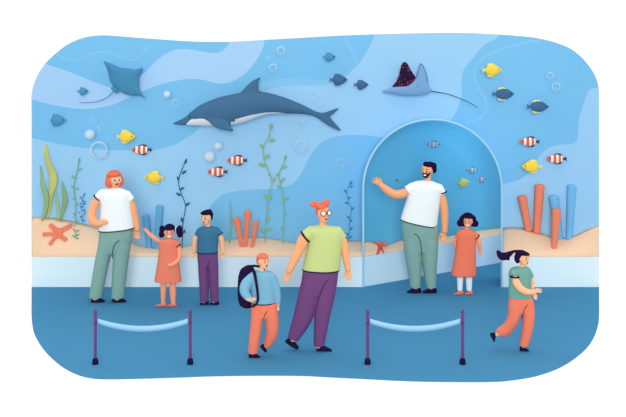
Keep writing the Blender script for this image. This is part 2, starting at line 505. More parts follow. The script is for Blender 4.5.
def bvh_of(o): return BVHTree.FromPolygons([v.co for v in o.data.vertices], [p.vertices for p in o.data.polygons])
BV = [bvh_of(sandL), bvh_of(sandR)]
CAM = Vector((0, -D0, H))
def on_sand(px, py):
    d = (at(px, py, 0) - CAM).normalized()
    for b in BV:
        h = b.ray_cast(CAM, d)
        if h[0]: return h[0], h[1]
    return on_backdrop(px, py, -0.06), Vector((0, -0.6, 0.8))

# the tunnel: an oblique tank wall behind the archway
A = Vector((0.72, 0.02)); U = Vector((0.853, 0.523)).normalized(); N = Vector((-U.y, U.x))
def tun(px, o):
    a = (px - CX) / F
    t = (a * D0 + a * o * N.y + a * A.y - A.x - o * N.x) / (U.x - a * U.y)
    q = A + U * t + N * o
    return Vector((q.x, q.y, 0))
def tunp(px, py, o):
    q = tun(px, o); q.z = H - (py - HZ) / F * (D0 + q.y); return q
PXE = 560
def slab(name, o0, o1, z0, z1, m, kind='structure', x0=363.2, x1=PXE):
    q = [tun(x0, o0), tun(x1, o0), tun(x1, o1), tun(x0, o1)]
    vs = [Vector((p.x, p.y, z)) for z in (z0, z1) for p in q]
    return raw_mesh(name, vs, [(0, 1, 2, 3), (4, 5, 6, 7), (0, 1, 5, 4), (1, 2, 6, 5), (2, 3, 7, 6), (3, 0, 4, 7)], m, kind=kind)
zt = at(0, 257, 0).z
slab('baseboard_tunnel', 0, 0.42, 0, zt, PLINTH2)
def vault_z(px, o):
    q = tun(px, o)
    if q.y > 0.56: return 2.6
    dx = min(ARC_R - .6, abs(px - ARC_C)); y = ARC_TOPY - math.sqrt((ARC_R - .6) ** 2 - dx * dx) + 1
    return H - (y - HZ) / F * (D0 + q.y)
def sheet(name, o0, o1, m):
    xs = footprint(363.6, PXE, 3); vs, fs = [], []
    for x in xs:
        for o in (o0, o1):
            q = tun(x, o); vs += [Vector((q.x, q.y, zt)), Vector((q.x, q.y, vault_z(x, o)))]
    for i in range(len(xs) - 1):
        a, b = 4 * i, 4 * i + 4
        fs += [(a, a + 1, b + 1, b), (a + 2, a + 3, b + 3, b + 2), (a + 1, a + 3, b + 3, b + 1), (a, a + 2, b + 2, b)]
    e = 4 * (len(xs) - 1); fs += [(0, 1, 3, 2), (e, e + 1, e + 3, e + 2)]
    return raw_mesh(name, vs, fs, m, kind='structure')
sheet('wall_tunnel', 0.30, 0.34, TUNM)
sheet('window_2', -0.004, 0.004, GLASS)
SKY_T = [(363.2, 240.3), (374, 242.3), (381.8, 244.9), (389.5, 244), (402, 239.8), (420, 238.5), (436, 238.6), (451, 236), (466, 232.3), (480.5, 230), (502, 227.8), (530, 226), (560, 226)]
def tunnel_sand():
    S2 = catmull(SKY_T, 5); xs = footprint(363.3, PXE, 3); vs = []; fs = []; R = 6
    for x in xs:
        a = tun(x, 0.01); a.z = zt + 0.02; b = tunp(x, sky_at(x, S2), 0.29); b.z = max(b.z, zt + .03)
        col = [Vector((a.x, a.y, zt))]
        for k in range(R): col.append(a.lerp(b, k / (R - 1)))
        col.append(Vector((b.x, b.y, zt))); vs += col
    w = R + 2
    for i in range(len(xs) - 1):
        for j in range(w): fs.append((i * w + j, i * w + (j + 1) % w, (i + 1) * w + (j + 1) % w, (i + 1) * w + j))
    m = len(xs) - 1; fs += [tuple(range(w)), tuple(m * w + j for j in range(w))]
    o = raw_mesh('sand_bed', vs, fs, SAND2)
    for p in o.data.polygons: p.use_smooth = len(p.vertices) == 4
    return tag(o, 'darker sand bed in the tank wall inside the archway', 'sand', kind='stuff')
sandT = tunnel_sand(); BVT = bvh_of(sandT)

# ------------------------------------------------------------------ life in the tank
def holder(name, px, py, Y, label, cat, group=None):
    r = empty(name, at(px, py, Y)); tag(r, label, cat, group); return r, MB(px, py, (D0 + Y) / F)

YEL = mat('fish_yellow', (252, 216, 78)); YELP = mat('fish_pale_yellow', (236, 228, 140)); YELT = mat('fish_yellow_hazed', (192, 206, 126)); YELT2 = mat('fish_pale_yellow_hazed', (150, 195, 150))  # the last two yellows have water haze mixed into the colour
DKB = mat('fish_slate_blue', (66, 107, 147)); DKB2 = mat('fish_mid_slate', (84, 136, 178)); DKB3 = mat('fish_teal_blue', (78, 150, 190)); EYE = mat('fish_eye', (28, 28, 60))
ORF = mat('fish_orange', (232, 104, 72)); BLK = mat('fish_black', (50, 44, 74)); WHF = mat('fish_white', (250, 250, 252))
BLKT = mat('fish_black_hazed', (104, 124, 150))
s0 = D0 / F
CLOWN = ramp_mat('clownfish_bands', 0, [(-.2, (232, 104, 72)), (-.085, (252, 244, 240)), (-.050, (232, 104, 72)), (-.008, (252, 246, 244)), (.022, (232, 108, 76)), (.060, (252, 246, 244)), (.084, (58, 48, 80))])
CLOWNT = ramp_mat('hazed_clownfish_bands', 0, [(-.2, (130, 160, 190)), (-.07, (176, 208, 232)), (-.046, (136, 156, 182)), (-.012, (182, 212, 234)), (.012, (136, 156, 182)), (.040, (176, 208, 232)), (.064, (112, 150, 186))])  # clownfish bands with the water haze put into the colours

def fish(name, px, py, Y, L, Hh, right, mats, label, cat='fish', group=None, rot=0):
    """mats: body, fins, tail; L, Hh in pixels. Built facing -X, turned about when it swims right"""
    bm_, fn_, tl_ = mats
    r = empty(name, at(px, py, Y) if isinstance(Y, (int, float)) else Y); tag(r, label, cat, group)
    b = MB(0, 0, s0)
    hl, hh = L / 2, Hh / 2; sn = 1.6 if 'clown' in name else .92
    b.loft([(-hl * .98, -.1, -hl * .98, .1, .1), (-hl * .8, -hh * .3 * sn, -hl * .8, hh * .3 * sn, hh * .22), (-hl * .42, -hh * .8, -hl * .42, hh * .8, hh * .45), (-hl * .02, -hh, -hl * .02, hh, hh * .5),
            (hl * .38, -hh * .84, hl * .38, hh * .84, hh * .4), (hl * .62, -hh * .42, hl * .62, hh * .42, hh * .22), (hl * .72, -hh * .17, hl * .72, hh * .17, hh * .12)], sub=4, n=20, cap=(.5, .3))
    b.build('body', bm_, r)
    t = MB(0, 0, s0)
    t.puff([(hl * .62, 0), (hl * .8, -hh * .2), (hl * 1.0, -hh * .45), (hl * .95, 0), (hl * 1.0, hh * .45), (hl * .8, hh * .2)], .6, center=(hl * .82, 0), sub=3)
    t.build('tail_fin', tl_, r)
    for sg, nm in ((-1, 'dorsal_fin'), (1, 'anal_fin')):
        d = MB(0, 0, s0)
        d.puff([(-hl * .35, sg * hh * .7), (-hl * .1, sg * hh * 1.12), (hl * .3, sg * hh * 1.16), (hl * .5, sg * hh * .95), (hl * .42, sg * hh * .6), (hl * .05, sg * hh * .8)], .7, center=(hl * .1, sg * hh * .92), sub=3)
        d.build(nm, fn_, r)
    for sd in (-1, 1):
        e = MB(0, 0, s0); e.ball(-hl * .62, -hh * .12, sd * hh * .36, .62); e.build('eye', EYE, r)
    if right: r.rotation_euler.z = math.pi
    if rot: r.rotation_euler.y = math.radians(rot)
    return r

YF = (YEL, YELP, YELP)
G = 'yellow fish in the tank'
fish('yellow_fish', 126.2, 136.7, .28, 19.5, 12, True, YF, 'yellow fish swimming right, beside the large bubble rising at the left', group=G)
fish('yellow_fish', 153.8, 177.6, .3, 20, 11.8, False, YF, 'yellow fish swimming left, just right of the head of the person with the coral bob', group=G)
fish('yellow_fish', 492.2, 70.2, .25, 20, 12, True, YF, 'yellow fish at the top right, right of the spotted ray and above two blue fish', group=G)
fish('yellow_fish', 531.4, 166.5, .25, 21, 12, False, YF, 'yellow fish swimming left below two clownfish, right of the archway', group=G)
CF = (CLOWN, BLK, BLK)
G = 'clownfish in the front tank'
for x, y, lb in ((141.5, 149.8, 'clownfish under the yellow fish at the left of the tank'), (217.5, 171.8, 'lower left clownfish of the pair below the dolphin'), (237, 160.3, 'upper right clownfish of the pair below the dolphin'),
                 (529.5, 141.7, 'upper clownfish of the pair right of the archway'), (556.5, 158.8, 'lower right clownfish of the pair right of the archway')):
    fish('clownfish', x, y, .27, 20.8, 9.2, False, CF, lb, group=G)
DF = (DKB, YELP, DKB)
G = 'slate blue fish'
fish('blue_fish', 503.6, 94, .26, 23, 11.5, True, DF, 'slate blue fish with yellow fins, directly below the top right yellow fish', group=G)
fish('blue_fish', 538.2, 106.6, .26, 23, 11.5, True, DF, 'slate blue fish with yellow fins, nearest the right end of the tank', group=G)
DP = (DKB, DKB, DKB)
fish('blue_fish', 338.8, 79.8, .26, 19, 10.5, True, DP, 'larger plain slate blue fish above the tail of the dolphin', group=G)
fish('blue_fish', 361.4, 84.8, .26, 15.5, 8.7, True, DP, 'smaller plain slate blue fish left of the spotted ray', group=G)
fish('blue_fish', 329.4, 56.9, .3, 14, 8, True, (DKB3, DKB3, DKB3), 'small faint blue fish near the top, above the slate blue pair', group=G)
fish('blue_fish', 57.2, 120.3, .2, 19, 10.8, True, (DKB3, DKB3, DKB3), 'teal blue fish by the left end of the tank, below the pale wave', group=G)
fish('blue_fish', 83, 91.4, .3, 12, 7.2, True, (DKB3, DKB3, DKB3), 'small teal blue fish between the plain ray and the left end', group=G)
TF = (CLOWNT, BLKT, BLKT)  # tunnel fish: water haze is painted into their colours
G = 'haze-tinted fish seen through the archway'
for x, y, L, lb in ((433.5, 144.3, 14.5, 'haze-tinted clownfish above the bearded man in the archway'), (472, 170.2, 12.5, 'haze-tinted clownfish above the yellow fish in the archway'), (481.5, 179.2, 11, 'haze-tinted clownfish right of the yellow fish in the archway')):
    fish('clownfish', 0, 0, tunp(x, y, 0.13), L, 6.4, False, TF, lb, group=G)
fish('hazed_yellow_fish', 0, 0, tunp(463.5, 182.8, 0.14), 14.5, 9.5, True, (YELT, YELT2, YELT2), 'haze-tinted yellow fish in the archway right of the bearded man', group=G)
fish('small_fish', 0, 0, tunp(398, 180.3, 0.13), 5, 3.2, False, (mat('fish_grey_hazed', (120, 160, 186)),) * 3, 'tiny haze-tinted fish above the raised arm of the bearded man', group=G)

# dolphin
r, b = holder('dolphin', 250, 108, .25, 'slate blue dolphin with a white belly swimming left across the top of the tank', 'dolphin')
b.loft([(173.4, 122.8, 174, 124.4, .8), (180, 119.8, 181, 125, 2), (185.5, 116.9, 187.5, 125.2, 3.4), (191.5, 111.4, 194, 125.4, 5.6), (202, 104.2, 206, 126, 8.4), (217, 98, 222, 125.8, 11), (234, 94, 237, 124.2, 12),
        (250, 91.3, 252, 119.6, 11.5), (262, 91.6, 262, 116, 10.5), (272, 93.8, 271, 114, 9.5), (286, 98, 285.5, 113.6, 7.5), (303, 105, 302, 114, 4.8), (313, 110, 311.5, 115.6, 3), (321, 113.6, 318, 118.2, 2)], cap=(.6, .3))
b.loft([(313, 110.5, 316, 117, 1.6), (322, 112.6, 327, 117.5, 1.3), (329, 110.8, 332, 115, 1.1), (335, 108.7, 336, 111.6, .9), (338.8, 107.9, 339, 109, .7)], cap=(0, .5))
b.loft([(315, 116, 322, 112.8, 1.6), (320, 120, 328.5, 114.5, 1.3), (327, 125, 332.5, 120, 1.1), (334, 128.8, 337, 125, .9), (339.6, 131, 341, 129.5, .7)], cap=(0, .5))
b.loft([(238, 95, 263, 97, 3.5), (244, 88.6, 259.6, 91, 2.4), (249, 83.5, 258.3, 86, 1.8), (254.5, 79.6, 258.7, 81.6, 1.2), (260, 77.2, 261, 77.8, .7)], cap=(0, .5))
b.loft([(207.5, 117, 229.5, 118, 3.5, -7), (211, 122, 230.2, 121.5, 2.4, -10), (216, 125.6, 231.6, 124.6, 1.9, -12), (223, 128.3, 233.6, 127, 1.4, -13), (230.5, 129.2, 234.8, 128.6, .8, -13.4)], cap=(0, .5))
def interp(pl, x):
    if x < pl[0][0] or x > pl[-1][0]: return None
    return sky_at(x, pl)
TH = [(186.5, 123.9), (190, 120), (193, 118.6), (201, 117.8), (207.5, 118.4), (213, 122), (217, 126.5)]
BE = [(231, 119.3), (240, 117.2), (250, 114.4), (261.4, 112.3), (273, 111.4), (281, 112.2), (288, 114)]
DOLW = mat('dolphin_white', (232, 238, 246))
def dpaint(c_, nrm):
    x, y = c_.x / b.s + b.ox, b.oy - c_.z / b.s
    if c_.y < -8 * b.s and 207 < x < 236: return 0
    for pl in (TH, BE):
        v = interp(pl, x)
        if v is not None and y > v: return 1
    for sy in (-1, 1):
        if math.hypot(x - 190.3, y - 116.3) < .9: return 2
    return 0
b.build('body', [mat('dolphin_blue', (68, 110, 145)), DOLW, EYE], r, voxel=0.0085, smooth=3, paint=dpaint)

# plain ray
RAYM = mat('ray_teal', (72, 139, 180)); RAYD = mat('ray_tail', (84, 128, 176))
r, b = holder('ray', 124, 80, .3, 'plain teal ray gliding near the top left corner of the tank', 'ray')
b.puff([(104, 61.4), (108, 62.2), (113, 64.3), (119.5, 67.4), (128, 68.3), (135, 69.3), (139.5, 68.4), (142.8, 67.6), (142, 71.5), (139.7, 75.4), (139, 80.5), (139.2, 86), (140.8, 92), (145.8, 98.2), (142.5, 96.6), (139, 95.3), (131, 95.6), (124, 93.6),
        (118.7, 90), (113.4, 85.8), (110, 81), (108.5, 73.5), (106.5, 67)], 4.2, center=(125, 81), sub=3, bend=-2)
b.build('body', RAYM, r)
f = MB(124, 80, b.s); f.puff([(118.5, 90), (119, 92), (116.3, 93.3), (114.2, 92.2), (111, 89), (111.3, 87.8), (113.5, 86), (116.5, 86.5)], 1.6, sub=3); f.build('pelvic_fin', RAYM, r)
f = MB(124, 80, b.s); f.tube([(114, 91, 0, .6), (109, 96, 0, .45), (103, 99.6, 0, .42), (96, 101.7, 0, .38), (88, 102.7, 0, .34), (79.5, 102.6, 0, .26)]); f.build('tail', RAYD, r)

# spotted ray
RAYG = mat('ray_grey_blue', (122, 167, 213)); RAYW = spot_mat('ray_spotted_wing', (36, 26, 56), (190, 62, 74), 25)
r, b = holder('ray', 407, 85, .28, 'spotted ray with one dark wing raised, left of the archway top', 'ray')
b.puff([(381.8, 91.2), (387, 89), (392.6, 87.4), (400, 86.6), (407, 86), (412.8, 82.2), (416, 77.5), (418.5, 70), (420.7, 63.6), (424, 68), (426.3, 74), (428, 83), (431.6, 91.4), (427, 94), (419, 95.6), (406.6, 95.7), (396, 94.6), (387, 92.9)], 3.4, center=(417, 88.5), sub=3)
b.build('body', RAYG, r)
f = MB(407, 85, b.s); f.puff([(392.4, 86.9), (396, 82), (398.7, 76), (400.4, 69), (402.2, 63.6), (404.8, 62.2), (407.5, 63.6), (411, 70), (415.6, 77.6), (412.8, 82.4), (406.6, 86.4), (400, 87.3)], 1.5, sub=3, yc=1.2); tag(f.build('wing', RAYW, r), 'dark wing with red spots')
f = MB(407, 85, b.s); f.tube([(430.5, 91.2, 0, .6), (441, 92.8, 0, .45), (450.6, 95, 0, .42), (462.9, 99.6, 0, .38), (471, 103.6, 0, .34), (477.8, 107.6, 0, .26)]); f.build('tail', mat('ray_tail_dark', (48, 74, 118)), r)
f = MB(407, 85, b.s); f.tube([(415.8, 77.6, -.4, .3), (418.5, 70, -.4, .32), (420.7, 63.6, -.4, .32), (424, 68, -.4, .32), (426.3, 74, -.4, .32), (428, 83, -.4, .3)]); f.build('wing_edge', mat('ray_edge', (66, 82, 130)), r)

# bubbles
RING = bubble_mat('bubble_clear', 0.02, 0.62); FILL = bubble_mat('bubble_milky', 0.6, 0.72); FAINT = bubble_mat('bubble_faint', 0.01, 0.36)
BUB = [(98.8, 150.3, 9, RING, 'largest clear bubble, right of the kelp at the left of the tank'), (89.8, 134.4, 5, FILL, 'milky bubble above the largest bubble at the left'), (101.7, 127.3, 3.7, FAINT, 'faint bubble between the left milky bubble and the yellow fish'),
       (94, 119.6, 2.6, FAINT, 'topmost small faint bubble of the chain at the left'), (167, 94.4, 3.4, FILL, 'small milky bubble left of the dolphin head'), (175.4, 103.3, 4, FAINT, 'faint bubble right above the snout of the dolphin'),
       (281, 50.5, 4.3, RING, 'top clear bubble above the back of the dolphin'), (272.8, 67.7, 4.1, RING, 'clear bubble just right of the dorsal fin tip of the dolphin'), (268.7, 59.2, 2.3, FAINT, 'small faint bubble between the two clear bubbles over the dolphin'),
       (315.2, 94.9, 4.5, FAINT, 'faint bubble above the tail stock of the dolphin'), (319.5, 103.3, 3, FAINT, 'small faint bubble touching the tail stock of the dolphin'), (301, 122.6, 3.3, RING, 'small clear bubble under the tail stock of the dolphin'),
       (293.7, 134.5, 4.3, FAINT, 'faint bubble above the second largest clear bubble'), (300.8, 146.3, 6.8, RING, 'second largest clear bubble, right of the tall leafy plants'), (353.8, 111.7, 2.3, FAINT, 'tiny faint bubble right of the dolphin fluke'),
       (356, 120.9, 4.3, FAINT, 'faint bubble below the tiny one right of the dolphin fluke'), (209.5, 156.7, 5.4, FILL, 'larger milky bubble above the lower left clownfish'), (218, 146, 4.1, FILL, 'smaller milky bubble under the belly of the dolphin'),
       (340.8, 162.3, 4.2, FAINT, 'faint bubble above the woman with hair buns, left of the archway'), (550, 75.6, 3.4, RING, 'upper clear bubble in the top right corner'), (556, 86.7, 4.3, RING, 'lower clear bubble in the top right corner')]
for x, y, rad, m, lb in BUB:
    Y = .2 if x > 110 else .25
    c = MB(x, y, (D0 + Y) / F); c.ball(x, y, 0, rad, n=32, m=20)
    tag(c.build('bubble', m, loc=at(x, y, Y)), lb, 'bubble', 'air bubbles in the tank')

# corals (single tapering fingers standing in the sand)
COR = mat('coral_orange', (242, 134, 100)); COR2 = mat('coral_bright', (240, 138, 108)); BLC = mat('coral_blue', (102, 175, 223)); BLC2 = mat('coral_soft_blue', (116, 186, 230))
def coral(x0, y0, w0, x1, y1, w1, m, label, group):
    p, _ = on_sand(x1, y1 - 1)
    Y = p.y; r = empty('coral', at(x1, y1, Y)); tag(r, label, 'coral', group); r.name = 'tube_coral'
    b = MB(x1, y1, (D0 + Y) / F)
    ax, ay = x0 - x1, y0 - y1; q = math.hypot(ax, ay); nx, ny = -ay / q, ax / q
    rows = []
    for t in (0, .25, .5, .75, .9, .97):
        w = w1 + (w0 - w1) * t; cx, cy = x1 + ax * t, y1 + ay * t
        if t == 0: cx -= ax / q * 1.0; cy -= ay / q * 1.0
        rows.append((cx - nx * w / 2, cy - ny * w / 2, cx + nx * w / 2, cy + ny * w / 2, w * .45))
    b.loft(rows, e=2.3, cap=(.3, .45)); b.build('stalk', m, r)
G = 'orange tube corals below the dolphin'
coral(236.6, 217.8, 7, 241.6, 247.5, 3.6, COR, 'orange tube coral leaning left, leftmost of the three below the dolphin', G)
coral(247.8, 210.6, 7, 245.6, 247.6, 3.4, COR, 'tallest orange tube coral, middle of the three below the dolphin', G)
coral(256.4, 221.2, 6, 252, 248, 3, COR, 'slim orange tube coral, rightmost of the three below the dolphin', G)
G = 'blue tube corals at the left'
coral(145.6, 215, 7.5, 149.6, 249, 5.5, BLC, 'shorter blue tube coral behind the raised hand of the girl with pigtails', G)
coral(159.7, 205.4, 7.6, 157, 250, 6, BLC, 'taller blue tube coral above the left pigtail of the girl', G)
G = 'tube corals at the right end'
coral(566.8 + 5.3, 184.8, 10.2, 569, 239, 6.2, BLC2, 'tall blue tube coral nearest the right end of the tank', G)
coral(553.3, 196, 10, 560.2, 239.5, 6.4, BLC2, 'blue tube coral partly hidden behind a short orange one', G)
coral(521.8, 196.2, 9.4, 528.4, 229.5, 6.6, COR2, 'orange tube coral leaning left, nearest the archway', G)
coral(539.8, 184.8, 10, 536.8, 231.5, 7, COR2, 'tallest orange tube coral right of the archway', G)
coral(556.6, 209.4, 9.6, 554, 248.5, 5.2, COR2, 'short orange tube coral standing foremost in the right sand', G)

# starfish
def starfish(loc, bvs, tips, ctr, m, label, s):
    r = empty('starfish', loc); tag(r, label, 'starfish')
    b = MB(ctr[0], ctr[1], s); o = []
    k = len(tips)
    for i in range(k):
        a, c_ = tips[i], tips[(i + 1) % k]
        ta = math.atan2(a[1] - ctr[1], a[0] - ctr[0])
        rx = max(abs(a[0] - ctr[0]), abs(a[1] - ctr[1])) * .0 + math.hypot(a[0] - ctr[0], a[1] - ctr[1])
        for da, f in ((-.16, .93), (0, 1.0), (.16, .93)): o.append((ctr[0] + rx * f * math.cos(ta + da), ctr[1] + rx * f * math.sin(ta + da)))
        tb = math.atan2(c_[1] - ctr[1], c_[0] - ctr[0]); d = (tb - ta + math.pi) % (2 * math.pi) - math.pi
        mx = (math.hypot(a[0] - ctr[0], a[1] - ctr[1]) + math.hypot(c_[0] - ctr[0], c_[1] - ctr[1])) / 2
        o.append((ctr[0] + mx * .36 * math.cos(ta + d / 2), ctr[1] + mx * .36 * math.sin(ta + d / 2)))
    b.puff(o, 1.6, center=ctr, sub=3)
    # lay it against the sloping sand
    def hug(mb_):
        for v in mb_.v:
            for bv in bvs:
                h = bv.ray_cast(Vector((loc.x + v.x, -1.5, loc.z + v.z)), Vector((0, 1, 0)))
                if h[0]: v.y = h[0].y - 0.016 + v.y * .8 - loc.y; break
    hug(b)
    b.build('body', m, r)
    c = MB(ctr[0], ctr[1], s)
    for t in tips:
        c.tube([(ctr[0], ctr[1], -1.6, .5), ((t[0] * .6 + ctr[0] * .4), (t[1] * .6 + ctr[1] * .4), -1.1, .35)], n=8)
    hug(c)
    c.build('ridge', m, r)
STAR = mat('starfish_coral', (238, 134, 104)); STAR2 = mat('starfish_red', (226, 112, 96))
p, nr = on_sand(58.5, 233); starfish(at(57.8, 233, p.y), BV, [(49.9, 224), (69.8, 227.2), (67.4, 240), (51.4, 243.2), (44.2, 232.9)], (57.8, 233), STAR, 'large coral starfish on the sand at the left, in front of the kelp', (D0 + p.y) / F)
d = (at(380, 246, 0) - CAM).normalized(); h = BVT.ray_cast(CAM, d)
p = h[0] or tunp(380, 246, .25)
starfish(at(380, 245.2, p.y), [BVT], [(374, 241.6), (385.5, 241.3), (387.6, 245.6), (383, 248.8), (374.8, 249.4)], (380, 245.2), STAR2, 'small red starfish on the tunnel sand just inside the archway', (D0 + p.y) / F)

# water plants
def plant_base(px, py):
    p, _ = on_sand(px, py); return p.y
def kelp(rows, m, label):
    """rows: (px, py, half width) from base to tip"""
    x, y, _ = rows[0]; Y = plant_base(x, y + 1.2)
    b = MB(x, y, (D0 + Y) / F); b.loft([(px - w * 1.25, py, px + w * 1.25, py, .7, .8 * math.sin(i * 2)) for i, (px, py, w) in enumerate(rows)], n=14, cap=(0, .6))
    tag(b.build('kelp', m, loc=at(x, y, Y)), label, 'kelp', 'kelp blades at the left of the tank')
OLV = mat('kelp_olive', (194, 196, 112)); GRN = mat('kelp_grey_green', (148, 180, 126)); LIM = mat('kelp_lime', (172, 202, 120)); SEA = mat('kelp_sea_green', (142, 172, 128))
kelp([(42.2, 221, .8), (45.8, 208, 1.7), (46.6, 197, 2.0), (43, 186, 1.8), (41, 176, 1.5), (41, 166, .5)], GRN, 'leftmost grey green kelp blade')
kelp([(47, 219, .8), (49.4, 207, 1.6), (50.6, 196, 1.8), (53.2, 184, 3), (52.4, 174, 3), (48, 162, 2.2), (46.2, 152, 1.8), (45.8, 144.5, 1)], OLV, 'tallest olive kelp blade')
kelp([(57.6, 220, .6), (58.2, 212, 1.2), (57.2, 202, 1), (56.8, 191, .4)], LIM, 'shortest pale lime kelp blade between taller ones')
kelp([(60.6, 221, .6), (63.4, 210, 1.5), (65, 201, 2), (64, 192, 1.6), (62, 182, .5)], SEA, 'sea green kelp blade beside the leafy plant at the left')
kelp([(229.6, 243, .5), (230.4, 230, .9), (230.6, 216, .8), (229.8, 201, .3)], mat('grass_dull', (140, 186, 160)), 'thin green blade just left of the orange tube corals')

def leaf(b, x, y, ang, L, w, yc=0):
    a = math.radians(ang); dx, dy = math.cos(a), -math.sin(a); nx, ny = -dy, dx
    rows = []
    for t, k in ((0, .12), (.25, .8), (.5, 1), (.78, .7), (1, .08)):
        cx, cy = x + dx * L * t, y + dy * L * t
        rows.append((cx - nx * w * k / 2, cy - ny * w * k / 2, cx + nx * w * k / 2, cy + ny * w * k / 2, .35, yc + .8 * t))
    b.loft(rows, sub=2, n=8)
def leafy(stem, leaves, ms, ml, label, sw=.45, group='leafy water plants'):
    x, y = stem[0]; Y = plant_base(x, y)
    if Y < .02: Y = .1
    r = empty('water_plant', at(x, y, Y)); tag(r, label, 'water plant', group)
    b = MB(x, y, (D0 + Y) / F); b.tube([(px, py, 0, sw) for px, py in stem], n=8); b.build('stem', ms, r)
    c = MB(x, y, b.s)
    for i, (lx, ly, an, L, w) in enumerate(leaves): leaf(c, lx, ly, an, L, w, (-1) ** i * .4)
    c.build('foliage', ml, r)
PG = mat('plant_green', (143, 187, 124)); PG2 = mat('plant_mint', (122, 186, 152)); PG3 = mat('plant_sea', (120, 180, 148)); PB = mat('plant_navy', (52, 100, 146)); PB2 = mat('plant_blue', (66, 134, 184)); PB3 = mat('plant_bright_blue', (70, 148, 204)); PGD = mat('plant_dull', (138, 188, 140))
leafy([(265.3, 243), (265.3, 231), (267, 214), (268, 200), (271, 188), (272.2, 180), (268, 170), (264.3, 160.4), (263.2, 153), (263.6, 146), (268.4, 138), (270, 132), (271.2, 125)],
      [(270.8, 130, 85, 6.5, 3), (269, 141, 15, 6.5, 3), (264, 148, 140, 6, 3), (263.6, 158.5, 30, 7.5, 3.2), (265.6, 166, 165, 8, 3.2), (270.6, 182, 40, 7, 3.2), (270.5, 176, 150, 3, 1.5), (268, 200, 60, 6, 4), (267, 199, 125, 5, 2.6), (267, 212, 45, 4, 2), (265.6, 221, 45, 6, 3), (266, 232, 165, 6, 3), (265.5, 230, 10, 7, 3)],
      PG, PG, 'taller green leafy plant right of the orange tube corals')
leafy([(283, 244), (283.2, 230), (284, 214), (284, 204), (282.4, 192), (280.6, 184), (279, 177), (280, 171), (284, 163), (285.6, 156)],
      [(285, 160, 80, 5, 2.5), (281.6, 168, 20, 6, 2.6), (279.6, 176, 150, 4.5, 2.2), (280.2, 182, 40, 6.5, 2.8), (280.8, 188, 150, 5, 2.4), (283.6, 199, 15, 5.5, 3), (283.4, 206, 100, 5, 2.4), (284, 216, 60, 4, 2), (283.4, 232, 120, 5, 2)],
      PGD, PGD, 'shorter green leafy plant left of the second largest clear bubble')
leafy([(182, 247), (182.6, 235), (182.8, 224), (184.6, 213), (185.4, 205), (182.6, 197), (179.6, 189), (178.6, 180), (181, 172), (185.4, 161)],
      [(184.8, 164, 72, 5.5, 2.4), (181.6, 174, 35, 6, 2.6), (179, 181, 115, 5, 2.3), (179.6, 190, 30, 5.6, 2.4), (181, 196, 150, 6, 2.6), (185, 206, 35, 6, 2.6), (183, 223, 110, 6, 2.6), (182.8, 234, 60, 5, 2.4)],
      PB, PB, 'dark blue leafy plant above the right pigtail of the girl')
leafy([(74.6, 227), (75.4, 214), (75.4, 201), (73.8, 190), (75, 180), (77.4, 170), (79, 158.5)],
      [(78.4, 163, 80, 5, 2), (77.2, 170, 15, 5, 2.2), (74.2, 179, 130, 5, 2.2), (74, 188, 140, 4.5, 2.2), (74.2, 190, 25, 5, 2.2), (75.2, 200, 150, 4, 2), (75.3, 206, 45, 4, 1.8), (75.2, 216, 130, 4, 1.8), (75, 222, 30, 3.5, 1.8)],
      PG3, PG2, 'tall mint green leafy plant right of the kelp')
leafy([(76, 239), (75.4, 234), (74.6, 230)], [(75.6, 236, 25, 4, 1.8), (75.2, 232, 30, 5, 2), (76, 238, 150, 5, 2), (75.6, 237, -35, 4, 1.8), (75, 231.5, 130, 4, 1.8)], PG3, PG2, 'short mint green sprig on the sand right of the large starfish')
pts = [(82.2 + 1.8 * math.sin(k * 2.1), 221.5 - k * 1.62) for k in range(17)]
leafy([(82, 223), (81.6, 215), (83, 206), (82.4, 199), (83.6, 194)], [(x - .6, y, (35, 140, 80, 10)[k % 4], 2.2, 1.5) for k, (x, y) in enumerate(pts)] + [(x + 1.4, y - .8, (-20, 60, 120)[k % 3], 2, 1.4) for k, (x, y) in enumerate(pts[::2])], PB3, PB3, 'small dotted blue plant by the bent elbow of the person with the coral bob', sw=.16)
leafy([(348.4, 242), (349.4, 232), (350, 220), (351.6, 209), (348.4, 200), (347, 191), (351, 181)],
      [(350.6, 185, 65, 4, 1.8), (349.6, 187, 10, 4, 1.8), (346.8, 193, 130, 4.5, 1.8), (347.4, 199, 30, 4, 1.8), (348.8, 204, 160, 4.5, 1.9), (351.4, 210, 45, 4, 1.8), (350.4, 219, 140, 4.5, 1.9), (350, 222, 50, 3.5, 1.6), (349.8, 230, 40, 4, 1.8), (349, 236, 120, 4, 1.8), (348.6, 239, 150, 3.5, 1.8), (349, 238, 30, 3.5, 1.8)], PB2, PB2, 'blue leafy plant between the woman with hair buns and the archway', sw=.25)

